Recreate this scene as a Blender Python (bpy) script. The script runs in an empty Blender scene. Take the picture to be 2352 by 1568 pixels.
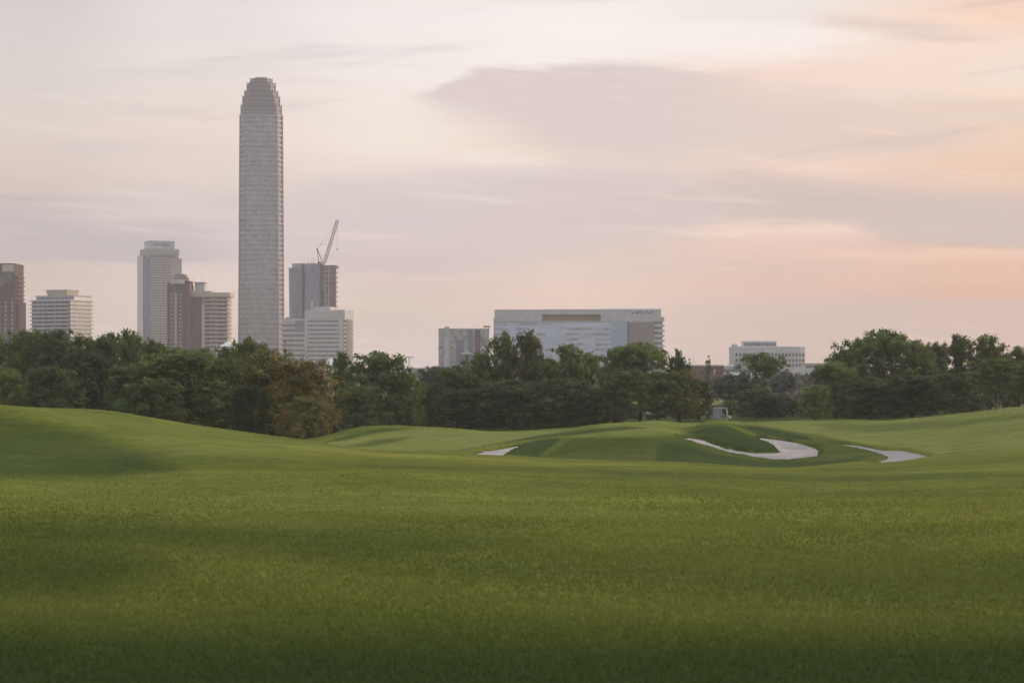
import bpy, math, random
import numpy as np
from mathutils import Vector
from mathutils.geometry import delaunay_2d_cdt

rnd = random.Random(7)
rng = np.random.default_rng(7)
S = bpy.context.scene
COL = S.collection

# ------------------------------------------------------------------ measures
# bearings are kept in units of 1/F of the distance: a point at bearing (X, Y) and depth D stands at
# ((X-CX)/F*D, D, (HY-Y)/F*D) metres from the eye, which is the origin.
F, CX, HY = 4389.0, 1176.0, 850.0
def P(X, Y, D): return ((X - CX) / F * D, D, (HY - Y) / F * D)
def lin(c): return tuple(((v / 255 / 12.92) if v / 255 <= .04045 else ((v / 255 + .055) / 1.055) ** 2.4) for v in c)

# ------------------------------------------------------------------ materials
def newmat(name):
    m = bpy.data.materials.new(name); m.use_nodes = True
    nt = m.node_tree
    return m, nt, nt.nodes['Principled BSDF']

def link(nt, a, b): nt.links.new(a, b)

def plain(name, col, rough=.7, metal=0, var=.12, scale=1.5, spec=.4):
    """a colour with soft blotches of weather"""
    m, nt, b = newmat(name)
    tc = nt.nodes.new('ShaderNodeTexCoord'); n = nt.nodes.new('ShaderNodeTexNoise')
    n.inputs['Scale'].default_value = scale; n.inputs['Detail'].default_value = 4
    link(nt, tc.outputs['Object'], n.inputs['Vector'])
    r = nt.nodes.new('ShaderNodeValToRGB')
    r.color_ramp.elements[0].position = .3; r.color_ramp.elements[1].position = .7
    r.color_ramp.elements[0].color = (*[c * (1 - var) for c in col], 1)
    r.color_ramp.elements[1].color = (*[min(1, c * (1 + var)) for c in col], 1)
    link(nt, n.outputs['Fac'], r.inputs['Fac']); link(nt, r.outputs['Color'], b.inputs['Base Color'])
    b.inputs['Roughness'].default_value = rough; b.inputs['Metallic'].default_value = metal
    b.inputs['Specular IOR Level'].default_value = spec
    return m

def panes(name, dark, pale, cell, share=.45, rough=.12, metal=.0, spec=1.2):
    """glass whose panes differ one from the next (blinds, rooms, tints)"""
    m, nt, b = newmat(name)
    tc = nt.nodes.new('ShaderNodeTexCoord')
    mp = nt.nodes.new('ShaderNodeMapping'); mp.inputs['Scale'].default_value = tuple(1 / c for c in cell)
    mp.inputs['Location'].default_value = (.37, .41, .29)
    fl = nt.nodes.new('ShaderNodeVectorMath'); fl.operation = 'FLOOR'
    wn = nt.nodes.new('ShaderNodeTexWhiteNoise'); wn.noise_dimensions = '4D'
    oi = nt.nodes.new('ShaderNodeObjectInfo')
    link(nt, tc.outputs['Object'], mp.inputs['Vector']); link(nt, mp.outputs['Vector'], fl.inputs[0])
    link(nt, fl.outputs['Vector'], wn.inputs['Vector']); link(nt, oi.outputs['Random'], wn.inputs['W'])
    r = nt.nodes.new('ShaderNodeValToRGB')
    r.color_ramp.elements[0].color = (*dark, 1); r.color_ramp.elements[1].color = (*pale, 1)
    r.color_ramp.elements[0].position = max(0, .95 - share * 1.6); r.color_ramp.elements[1].position = 1
    link(nt, wn.outputs['Value'], r.inputs['Fac']); link(nt, r.outputs['Color'], b.inputs['Base Color'])
    b.inputs['Roughness'].default_value = rough; b.inputs['Metallic'].default_value = metal
    b.inputs['Specular IOR Level'].default_value = spec
    return m

M = {}
M['white'] = plain('white_paint', (.72, .71, .69), .6)
M['offwhite'] = plain('off_white_concrete', (.49, .475, .48), .75, scale=.3)
M['concrete'] = plain('pale_concrete', (.36, .335, .33), .8, scale=.2)
M['stone'] = plain('pink_grey_stone', (.40, .34, .325), .7, scale=.1)
M['steelgrey'] = plain('grey_steel', (.30, .29, .30), .5, .2)
M['towerstone'] = plain('tower_spandrel', (.32, .295, .31), .45, .15, scale=.12, var=.22)
M['towercorner'] = plain('tower_corner_cladding', (.20, .195, .20), .4, .25, scale=.05)
M['crown'] = plain('tower_crown_cladding', (.125, .118, .13), .45, .2, scale=.08)
M['maroon'] = plain('dark_red_brick', (.082, .038, .044), .85, scale=.4)
M['brick'] = plain('red_brick', (.21, .115, .095), .85, scale=.4)
M['brownbrick'] = plain('brown_brick', (.135, .078, .082), .85, scale=.4)
M['beige'] = plain('beige_render', (.46, .40, .30), .8, scale=.3)
M['warm'] = plain('warm_cream_render', (.46, .385, .33), .75, scale=.3)
M['fascia'] = plain('grey_fascia_panel', (.45, .44, .45), .55, scale=.15)
M['recess'] = plain('ochre_louvres', (.30, .23, .14), .8)
M['portal'] = plain('bronze_portal_panel', (.20, .17, .155), .5, .2, scale=.2)
M['bluepanel'] = plain('blue_glass_panel', (.27, .36, .43), .15, .55, scale=.2)
M['ink'] = plain('blue_grey_sign', (.12, .13, .18), .6)
M['darksteel'] = plain('dark_steel', (.05, .05, .055), .5, .4)
M['cranesteel'] = plain('crane_steel', (.33, .25, .24), .5, .1)
M['tyre'] = plain('black_rubber', (.02, .02, .02), .9)
M['greycover'] = plain('grey_vinyl_cover', (.36, .36, .38), .55)
M['seat'] = plain('dark_vinyl', (.04, .04, .045), .6)
M['carglass'] = plain('dark_glass', (.02, .025, .03), .1, spec=.8)
M['dark'] = panes('dark_window', (.035, .045, .06), (.13, .14, .16), (1.6, 1.6, 30), .4, .3, 0, .6)
M['ribbon'] = panes('ribbon_glass', (.045, .05, .065), (.17, .165, .175), (2.2, 2.2, 40), .5)
M['tower'] = panes('tower_glass', (.085, .078, .09), (.28, .245, .25), (2.3, 2.3, 4.47), .7)
M['blue'] = panes('blue_curtain_glass', (.085, .115, .19), (.15, .185, .27), (2.5, 2.5, 3.5), .6, .12, .35)
M['blueslate'] = panes('slate_curtain_glass', (.085, .10, .145), (.15, .165, .215), (2.0, 2.0, 3.8), .6, .15, .3)
M['pale'] = panes('pale_curtain_glass', (.36, .43, .52), (.45, .52, .60), (6, 9, 3.4), .9, .12, .35)
M['paleribbon'] = panes('pale_ribbon_glass', (.17, .20, .26), (.36, .40, .46), (3.2, 9, 30), .7, .15, .3)
M['raw'] = panes('unfinished_floors', (.10, .085, .075), (.52, .45, .38), (1.9, 1.9, 3.6), .55, .8, 0, .2)
M['speckle'] = panes('speckled_panels', (.20, .19, .21), (.50, .45, .45), (1.3, 1.3, 1.5), .9, .6, 0, .3)

# grass: fairway, rough and worn turf whose masks also paint mound shade and crest light, with fine blades as bump
def grass_mat():
    m, nt, b = newmat('grass_turf')
    tc = nt.nodes.new('ShaderNodeTexCoord')
    def noise(scale, detail=5, rough=.6, sx=1, sy=1):
        mp = nt.nodes.new('ShaderNodeMapping'); mp.inputs['Scale'].default_value = (sx, sy, 1)
        link(nt, tc.outputs['Object'], mp.inputs['Vector'])
        n = nt.nodes.new('ShaderNodeTexNoise'); n.inputs['Scale'].default_value = scale
        n.inputs['Detail'].default_value = detail; n.inputs['Roughness'].default_value = rough
        link(nt, mp.outputs['Vector'], n.inputs['Vector']); return n.outputs['Fac']
    def ramp(fac, stops):
        r = nt.nodes.new('ShaderNodeValToRGB')
        el = r.color_ramp.elements
        el[0].position, el[0].color = stops[0][0], (*stops[0][1], 1)
        el[1].position, el[1].color = stops[-1][0], (*stops[-1][1], 1)
        for p, c in stops[1:-1]:
            e = el.new(p); e.color = (*c, 1)
        link(nt, fac, r.inputs['Fac']); return r.outputs['Color']
    def mix(fac, a, c, typ='MIX'):
        x = nt.nodes.new('ShaderNodeMix'); x.data_type = 'RGBA'; x.blend_type = typ
        if isinstance(fac, float): x.inputs[0].default_value = fac
        else: link(nt, fac, x.inputs[0])
        for i, v in ((6, a), (7, c)):
            if isinstance(v, tuple): x.inputs[i].default_value = (*v, 1)
            else: link(nt, v, x.inputs[i])
        return x.outputs[2]
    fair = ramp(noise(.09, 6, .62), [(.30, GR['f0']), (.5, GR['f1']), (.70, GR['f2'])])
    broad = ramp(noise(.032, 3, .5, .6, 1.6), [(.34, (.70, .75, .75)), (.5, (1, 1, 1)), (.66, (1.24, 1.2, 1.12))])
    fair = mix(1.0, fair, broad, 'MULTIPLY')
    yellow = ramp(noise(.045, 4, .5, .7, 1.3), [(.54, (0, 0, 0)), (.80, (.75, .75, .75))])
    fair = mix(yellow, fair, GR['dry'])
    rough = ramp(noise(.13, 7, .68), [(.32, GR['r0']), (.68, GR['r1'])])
    at = nt.nodes.new('ShaderNodeAttribute'); at.attribute_name = 'rough'  # long grass plus painted shade of mound faces and hollows
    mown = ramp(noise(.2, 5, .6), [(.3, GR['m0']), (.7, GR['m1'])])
    am = nt.nodes.new('ShaderNodeAttribute'); am.attribute_name = 'mown'  # mown turf plus painted light on the crests
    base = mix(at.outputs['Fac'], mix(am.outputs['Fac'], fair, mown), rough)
    # tufts and blades
    mott = ramp(noise(.5, 7, .66), [(.28, (.76, .80, .74)), (.5, (1, 1, 1)), (.72, (1.22, 1.19, 1.15))])
    base = mix(.9, base, mott, 'MULTIPLY')
    tuft = ramp(noise(2.2, 6, .7), [(.25, (.62, .64, .6)), (.5, (1, 1, 1)), (.78, (1.38, 1.34, 1.25))])
    base = mix(.85, base, tuft, 'MULTIPLY')
    blade = ramp(noise(24, 4, .75), [(.28, (.55, .56, .55)), (.72, (1.46, 1.45, 1.42))])
    base = mix(.8, base, blade, 'MULTIPLY')
    link(nt, base, b.inputs['Base Color'])
    b.inputs['Roughness'].default_value = 1; b.inputs['Specular IOR Level'].default_value = .04
    bn = nt.nodes.new('ShaderNodeBump'); bn.inputs['Strength'].default_value = .5; bn.inputs['Distance'].default_value = .05
    bf = noise(3.0, 8, .75); link(nt, bf, bn.inputs['Height']); link(nt, bn.outputs['Normal'], b.inputs['Normal'])
    return m
GR = dict(f0=(.076, .104, .016), f1=(.122, .143, .024), f2=(.163, .174, .036), dry=(.172, .160, .036),
          r0=(.018, .039, .011), r1=(.046, .074, .017), m0=(.135, .170, .040), m1=(.190, .212, .062))
M['grass'] = grass_mat()

def sand_mat(name, a, c):
    m, nt, b = newmat(name)
    tc = nt.nodes.new('ShaderNodeTexCoord')
    n = nt.nodes.new('ShaderNodeTexNoise'); n.inputs['Scale'].default_value = .45; n.inputs['Detail'].default_value = 9; n.inputs['Roughness'].default_value = .68
    link(nt, tc.outputs['Object'], n.inputs['Vector'])
    r = nt.nodes.new('ShaderNodeValToRGB')
    r.color_ramp.elements[0].position, r.color_ramp.elements[0].color = .32, (*a, 1)
    r.color_ramp.elements[1].position, r.color_ramp.elements[1].color = .68, (*c, 1)
    link(nt, n.outputs['Fac'], r.inputs['Fac']); link(nt, r.outputs['Color'], b.inputs['Base Color'])
    b.inputs['Roughness'].default_value = .95
    return m
M['sand'] = sand_mat('bunker_sand', (.22, .205, .195), (.40, .375, .355))
M['sandgrey'] = sand_mat('grey_bunker_sand', (.18, .175, .175), (.29, .28, .28))

def leaf_mat():
    m, nt, b = newmat('leaves')
    oi = nt.nodes.new('ShaderNodeObjectInfo')
    at = nt.nodes.new('ShaderNodeAttribute'); at.attribute_name = 'tint'
    mu = nt.nodes.new('ShaderNodeMix'); mu.data_type = 'RGBA'; mu.blend_type = 'MULTIPLY'; mu.inputs[0].default_value = 1
    link(nt, oi.outputs['Color'], mu.inputs[6]); link(nt, at.outputs['Color'], mu.inputs[7])
    link(nt, mu.outputs[2], b.inputs['Base Color'])
    b.inputs['Roughness'].default_value = .7; b.inputs['Specular IOR Level'].default_value = .25
    tr = nt.nodes.new('ShaderNodeBsdfTranslucent'); link(nt, mu.outputs[2], tr.inputs['Color'])
    mx = nt.nodes.new('ShaderNodeMixShader'); mx.inputs[0].default_value = .42
    out = nt.nodes['Material Output']
    link(nt, b.outputs[0], mx.inputs[1]); link(nt, tr.outputs[0], mx.inputs[2]); link(nt, mx.outputs[0], out.inputs[0])
    return m
M['leaf'] = leaf_mat()
M['bark'] = plain('bark', (.085, .072, .062), .95, scale=6, var=.35)
M['palebark'] = plain('pale_bark', (.20, .18, .165), .95, scale=6, var=.3)

# ------------------------------------------------------------------ mesh helpers
class MB:
    def __init__(s): s.v = []; s.f = []
    def prism(s, poly, z0, z1, top=None):
        """upright prism on a counter-clockwise polygon; top: another polygon for a taper"""
        n = len(poly); o = len(s.v); top = top or poly
        s.v += [(x, y, z0) for x, y in poly] + [(x, y, z1) for x, y in top]
        s.f += [tuple(o + i for i in reversed(range(n))), tuple(o + n + i for i in range(n))]
        s.f += [(o + i, o + (i + 1) % n, o + n + (i + 1) % n, o + n + i) for i in range(n)]
        return s
    def box(s, x0, x1, y0, y1, z0, z1):
        return s.prism([(x0, y0), (x1, y0), (x1, y1), (x0, y1)], z0, z1)
    def ring(s, outer, inner, z0, z1):
        n = len(outer); o = len(s.v)
        for pl, z in ((outer, z0), (outer, z1), (inner, z1), (inner, z0)): s.v += [(x, y, z) for x, y in pl]
        for i in range(n):
            j = (i + 1) % n
            for k in range(4):
                a, b2 = k * n, ((k + 1) % 4) * n
                s.f.append((o + a + i, o + a + j, o + b2 + j, o + b2 + i))
        return s
    def tube(s, p, q, r, r2=None, n=6):
        p, q = Vector(p), Vector(q); d = (q - p).normalized(); r2 = r if r2 is None else r2
        u = d.cross(Vector((0, 0, 1)) if abs(d.z) < .9 else Vector((1, 0, 0))).normalized(); w = d.cross(u)
        o = len(s.v)
        for c, rr in ((p, r), (q, r2)):
            for i in range(n):
                a = 2 * math.pi * i / n
                s.v.append(tuple(c + u * math.cos(a) * rr + w * math.sin(a) * rr))
        s.f += [(o + i, o + (i + 1) % n, o + n + (i + 1) % n, o + n + i) for i in range(n)]
        s.f += [tuple(o + i for i in reversed(range(n))), tuple(o + n + i for i in range(n))]
        return s
    def profile(s, pts, x0, x1):
        """side outline (y, z) swept along x"""
        n = len(pts); o = len(s.v)
        s.v += [(x0, y, z) for y, z in pts] + [(x1, y, z) for y, z in pts]
        s.f += [tuple(o + i for i in range(n)), tuple(o + n + i for i in reversed(range(n)))]
        s.f += [(o + i, o + n + i, o + n + (i + 1) % n, o + (i + 1) % n) for i in range(n)]
        return s
    def mesh(s, name, mat):
        me = bpy.data.meshes.new(name); me.from_pydata(s.v, [], s.f); me.update()
        import bmesh
        bm = bmesh.new(); bm.from_mesh(me); bmesh.ops.recalc_face_normals(bm, faces=bm.faces); bm.to_mesh(me); bm.free()
        me.materials.append(mat); return me

def place(name, me, parent=None, loc=(0, 0, 0), rz=0):
    o = bpy.data.objects.new(name, me); COL.objects.link(o)
    o.location = loc; o.rotation_euler = (0, 0, rz)
    if parent is not None: o.parent = parent
    return o
def obj(name, mb, mat, parent=None, loc=(0, 0, 0), rz=0): return place(name, mb.mesh(name, mat), parent, loc, rz)
def tag(o, label=None, cat=None, group=None, kind=None):
    if label: o['label'] = label
    if cat: o['category'] = cat
    if group: o['group'] = group
    if kind: o['kind'] = kind
    return o
def thing(name, label, cat, loc, rz=0, group=None):
    o = place(name, None, None, loc, rz); o.empty_display_size = .5
    return tag(o, label, cat, group)
def repeat(name, me, parent, zs, first_loc=(0, 0)):
    """one child per height, all sharing one mesh"""
    first = None
    for z in zs:
        if first is None: first = place(name, me, parent, (*first_loc, z))
        else:
            c = first.copy(); COL.objects.link(c); c.parent = parent; c.location = (*first_loc, z)
def rect(w, d, cx=0, cy=0): return [(cx - w / 2, cy - d / 2), (cx + w / 2, cy - d / 2), (cx + w / 2, cy + d / 2), (cx - w / 2, cy + d / 2)]
def octa(w, d, c): return [(-w/2+c, -d/2), (w/2-c, -d/2), (w/2, -d/2+c), (w/2, d/2-c), (w/2-c, d/2), (-w/2+c, d/2), (-w/2, d/2-c), (-w/2, -d/2+c)]

# ------------------------------------------------------------------ terrain
# stations: (depth, bearing Y) along each bearing X; k5 is the near crest, k9/k10 the far crests
COLS = {
 -500: [(6, 2150), (12, 1560), (24, 1215), (42, 1085), (62, 1020), (85, 915), (105, 925), (125, 950), (147, 965), (172, 975), (200, 980), (250, 975)],
    0: [(6, 2150), (12, 1562), (24, 1222), (42, 1096), (67, 1026), (82, 930), (105, 945), (125, 970), (147, 985), (172, 990), (200, 990), (250, 985)],
  120: [(6, 2150), (12, 1564), (24, 1228), (42, 1104), (67, 1032), (82, 939), (105, 952), (125, 976), (147, 988), (172, 992), (200, 992), (250, 985)],
  240: [(6, 2150), (12, 1566), (24, 1232), (42, 1110), (66, 1042), (82, 947), (105, 960), (125, 982), (147, 992), (172, 995), (200, 995), (250, 987)],
  450: [(6, 2150), (12, 1568), (24, 1240), (42, 1108), (62, 1042), (85, 980), (105, 998), (125, 1010), (147, 1012), (172, 1008), (200, 1002), (250, 990)],
  620: [(6, 2150), (12, 1568), (24, 1243), (42, 1112), (62, 1052), (85, 1003), (105, 1020), (125, 1026), (147, 1022), (172, 1014), (200, 1008), (250, 995)],
  700: [(6, 2150), (12, 1568), (24, 1245), (42, 1115), (62, 1058), (85, 1011), (105, 1030), (125, 1030), (147, 1020), (172, 1009), (200, 1008), (250, 995)],
  850: [(6, 2150), (12, 1568), (24, 1245), (42, 1118), (62, 1064), (85, 1030), (105, 1046), (132, 1034), (150, 1006), (166, 981), (200, 986), (250, 986)],
 1000: [(6, 2150), (12, 1568), (24, 1245), (42, 1120), (62, 1068), (85, 1037), (105, 1050), (130, 1036), (150, 1008), (170, 984), (200, 989), (250, 986)],
 1150: [(6, 2150), (12, 1568), (24, 1245), (42, 1123), (62, 1074), (85, 1045), (105, 1053), (125, 1036), (147, 1014), (172, 993), (200, 995), (250, 988)],
 1280: [(6, 2150), (12, 1568), (24, 1245), (42, 1125), (62, 1079), (85, 1055), (105, 1068), (131, 1046), (143, 1006), (172, 995), (200, 987), (250, 982)],
 1400: [(6, 2150), (12, 1568), (24, 1245), (42, 1126), (62, 1082), (85, 1058), (105, 1076), (131, 1050), (144, 993), (172, 985), (200, 977), (250, 974)],
 1550: [(6, 2150), (12, 1568), (24, 1245), (42, 1127), (62, 1085), (85, 1062), (105, 1078), (131, 1053), (145, 996), (172, 987), (200, 975), (250, 971)],
 1650: [(6, 2150), (12, 1568), (24, 1245), (42, 1128), (62, 1088), (85, 1067), (105, 1080), (131, 1056), (148, 1014), (161, 977), (200, 981), (250, 971)],
 1780: [(6, 2150), (12, 1568), (24, 1244), (42, 1130), (62, 1092), (85, 1072), (105, 1080), (131, 1058), (148, 1028), (172, 998), (200, 976), (250, 966)],
 1900: [(6, 2150), (12, 1567), (24, 1243), (42, 1130), (62, 1091), (85, 1069), (105, 1064), (125, 1048), (147, 1027), (172, 1006), (200, 984), (250, 963)],
 2050: [(6, 2150), (12, 1566), (24, 1240), (42, 1128), (62, 1086), (85, 1061), (105, 1052), (125, 1038), (147, 1020), (172, 1000), (200, 980), (250, 962)],
 2150: [(6, 2150), (12, 1566), (24, 1238), (42, 1125), (62, 1082), (85, 1054), (105, 1043), (125, 1029), (147, 1012), (172, 990), (200, 970), (250, 953)],
 2352: [(6, 2150), (12, 1564), (24, 1232), (42, 1116), (62, 1070), (85, 1042), (105, 1026), (125, 1005), (147, 980), (172, 954), (200, 937), (250, 934)],
 2850: [(6, 2150), (12, 1560), (24, 1225), (42, 1108), (62, 1058), (85, 1026), (105, 1008), (125, 985), (147, 960), (172, 936), (200, 925), (250, 926)],
}
CXS = np.array(sorted(COLS), float)
CD = np.array([[p[0] for p in COLS[int(x)]] for x in CXS], float)
CYV = np.array([[p[1] for p in COLS[int(x)]] for x in CXS], float)

def pchip(x, y, q):
    x = np.asarray(x, float); y = np.asarray(y, float); h = np.diff(x)
    if y.ndim == 1: y = y[:, None]
    d = np.diff(y, axis=0) / h[:, None]; m = np.zeros_like(y)
    w1 = (2 * h[1:] + h[:-1])[:, None]; w2 = (h[1:] + 2 * h[:-1])[:, None]
    with np.errstate(divide='ignore', invalid='ignore'):
        mm = (w1 + w2) / (w1 / d[:-1] + w2 / d[1:])
    m[1:-1] = np.where(d[:-1] * d[1:] > 0, mm, 0); m[0] = d[0]; m[-1] = d[-1]
    q = np.clip(np.asarray(q, float), x[0], x[-1]); i = np.clip(np.searchsorted(x, q) - 1, 0, len(x) - 2)
    t = ((q - x[i]) / h[i])[:, None]; hh = h[i][:, None]
    return ((2*t**3-3*t**2+1) * y[i] + (t**3-2*t**2+t) * hh * m[i] + (-2*t**3+3*t**2) * y[i+1] + (t**3-t**2) * hh * m[i+1])

def catmull(x, y, q):
    """smooth (not monotone) interpolation across the bearings"""
    h = np.diff(x); d = np.diff(y, axis=0) / h[:, None]; m = np.zeros_like(y)
    m[1:-1] = (d[:-1] * h[1:, None] + d[1:] * h[:-1, None]) / (h[1:] + h[:-1])[:, None]; m[0] = d[0]; m[-1] = d[-1]
    q = np.clip(q, x[0], x[-1]); i = np.clip(np.searchsorted(x, q) - 1, 0, len(x) - 2)
    t = ((q - x[i]) / h[i])[:, None]; hh = h[i][:, None]
    return ((2*t**3-3*t**2+1) * y[i] + (t**3-2*t**2+t) * hh * m[i] + (-2*t**3+3*t**2) * y[i+1] + (t**3-t**2) * hh * m[i+1])

def stations(bx):
    bx = np.atleast_1d(bx).astype(float)
    return catmull(CXS, CD, bx), catmull(CXS, CYV, bx)

# mounds and hollows on top: (bearing X, depth, radius x m, radius y m, height m, tilt)
BUMPS = [(1690, 152, 3.2, 8, .42), (1480, 140, 7, 9, .18), (1235, 131, 2.6, 6, .22), (1830, 146, 3.0, 8, -.10),
         (860, 160, 4, 6, .10), (350, 60, 6, 8, -.12), (1000, 48, 9, 5, .07), (1700, 55, 8, 5, .08), (2200, 60, 9, 7, .08)]
# creases and ridges: line of (bearing, depth), half width m, height m
RIDGES = [([(1300, 147), (1268, 139), (1228, 130)], 1.7, -.62), ([(1225, 136), (1280, 141)], 2.0, .25), ([(1320, 146), (1440, 149), (1540, 150)], 2.4, .30),
          ([(1640, 163), (1720, 161), (1785, 153)], 2.0, .42), ([(1560, 152), (1700, 140), (1800, 136)], 2.0, -.28),
          ([(1690, 178), (1790, 172), (1865, 164), (1930, 152)], 2.6, .45), ([(1720, 190), (1830, 184), (1930, 172)], 3.0, -.30),
          ([(20, 76), (160, 70), (300, 63), (440, 55)], 3.2, .28), ([(560, 60), (700, 52), (850, 46)], 4, .12), ([(1950, 190), (2150, 180), (2352, 170)], 3, .35),
          ([(1890, 215), (2050, 205), (2250, 190)], 4, -.30), ([(2130, 112), (2250, 118), (2400, 125)], 3, -.14), ([(1360, 188), (1440, 196), (1520, 203)], 3, .35), ([(1320, 178), (1450, 184), (1540, 190)], 3, -.28),
          ([(770, 150), (850, 158), (930, 163)], 1.6, .24), ([(790, 142), (880, 148), (960, 153)], 1.6, -.22), ([(720, 130), (800, 140), (880, 146)], 1.6, .15)]
def seg_fall(x, y, pts, w):
    best = np.full(np.shape(x), 1e9)
    q = [((b - CX) / F * d, d) for b, d in pts]
    for (x0, y0), (x1, y1) in zip(q, q[1:]):
        dx, dy = x1 - x0, y1 - y0; t = np.clip(((x - x0) * dx + (y - y0) * dy) / (dx * dx + dy * dy), 0, 1)
        best = np.minimum(best, np.hypot(x - x0 - t * dx, (y - y0 - t * dy)))
    return np.exp(-(best / w) ** 2)
def undulate(x, y):
    z = .05 * np.sin(x * .31 + 1.3 * np.sin(y * .11)) * np.sin(y * .23 + .7) + .03 * np.sin(x * .77 + y * .35 + 2) * np.sin(y * .61 - x * .2)
    z = z * np.clip((y - 6) / 15, 0, 1)
    for bx, d, rx, ry, h in BUMPS:
        cx = (bx - CX) / F * d
        z = z + h * np.exp(-((x - cx) / rx) ** 2 - ((y - d) / ry) ** 2)
    for pts, w, h in RIDGES: z = z + h * seg_fall(x, y, pts, w)
    return z

CARVES = []      # hollows under the sand, filled in below
def carve(x, y):
    out = np.zeros(np.shape(x))
    for W, x0, x1, y0, y1 in CARVES:
        sel = (x > x0 - 1) & (x < x1 + 1) & (y > y0 - 1) & (y < y1 + 1)
        if sel.any():
            px, py = x[sel], y[sel]; sd = np.where(in_poly(px, py, W), 1, -1) * poly_dist(px, py, W)
            t = np.clip((sd + .5) / .5, 0, 1); out[sel] = np.maximum(out[sel], .24 * t * t * (3 - 2 * t))
    return out
def column(theta, r):
    """heights along one direction; theta from straight ahead, r horizontal distances"""
    t = max(-.6, min(.6, theta)); bx = CX + F * math.tan(t)
    d, yv = stations(min(max(bx, CXS[0]), CXS[-1])); d = d[0]; yv = yv[0]
    z = -(yv - HY) / F * d
    k = math.cos(t); rr = d / k
    X = np.concatenate([[0.0], rr, [430, 800, 3200]]); Z = np.concatenate([[-1.72], z, [-8.4, -9, -9]])
    out = pchip(X, Z, r)[:, 0]
    back = max(0.0, (abs(theta) - .6) / (math.pi - .6))
    flat = -1.75 - 7 * (np.clip(r, 0, 300) / 300) ** 1.2
    out = out * (1 - min(1, back * 2.5)) + flat * min(1, back * 2.5)
    gx, gy = np.asarray(r) * math.sin(theta), np.asarray(r) * math.cos(theta)
    out = out + undulate(gx, gy)
    return out - carve(gx, gy) if CARVES else out
def H(x, y): return float(column(math.atan2(x, y), np.array([math.hypot(x, y)]))[0])
def depth_at(bx, by, d0=92, d1=260):
    """the first ground past d0 metres that shows at the bearing"""
    th = math.atan2(bx - CX, F); ds = np.linspace(d0, d1, 700)
    z = column(th, ds / math.cos(th)); yv = HY - z / ds * F
    mn = np.minimum.accumulate(np.concatenate([[9e9], yv[:-1]]))
    ok = np.where((yv <= by) & (yv < mn))[0]
    return float(ds[ok[0]]) if len(ok) else float(ds[np.argmin(np.abs(yv - by))])

def in_poly(px, py, poly):
    ins = np.zeros(px.shape, bool); n = len(poly)
    for i in range(n):
        x0, y0 = poly[i]; x1, y1 = poly[(i + 1) % n]
        c = ((y0 > py) != (y1 > py))
        with np.errstate(divide='ignore', invalid='ignore'):
            xi = (x1 - x0) * (py - y0) / (y1 - y0 + 1e-12) + x0
        ins ^= c & (px < xi)
    return ins
def poly_dist(px, py, poly, asp=1.0):
    best = np.full(px.shape, 1e9); n = len(poly)
    for i in range(n):
        x0, y0 = poly[i]; x1, y1 = poly[(i + 1) % n]; dx, dy = (x1 - x0) / asp, y1 - y0
        t = np.clip((((px - x0) / asp) * dx + (py - y0) * dy) / (dx * dx + dy * dy + 1e-9), 0, 1)
        best = np.minimum(best, np.hypot((px - x0) / asp - t * dx, py - y0 - t * dy))
    return best

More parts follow.
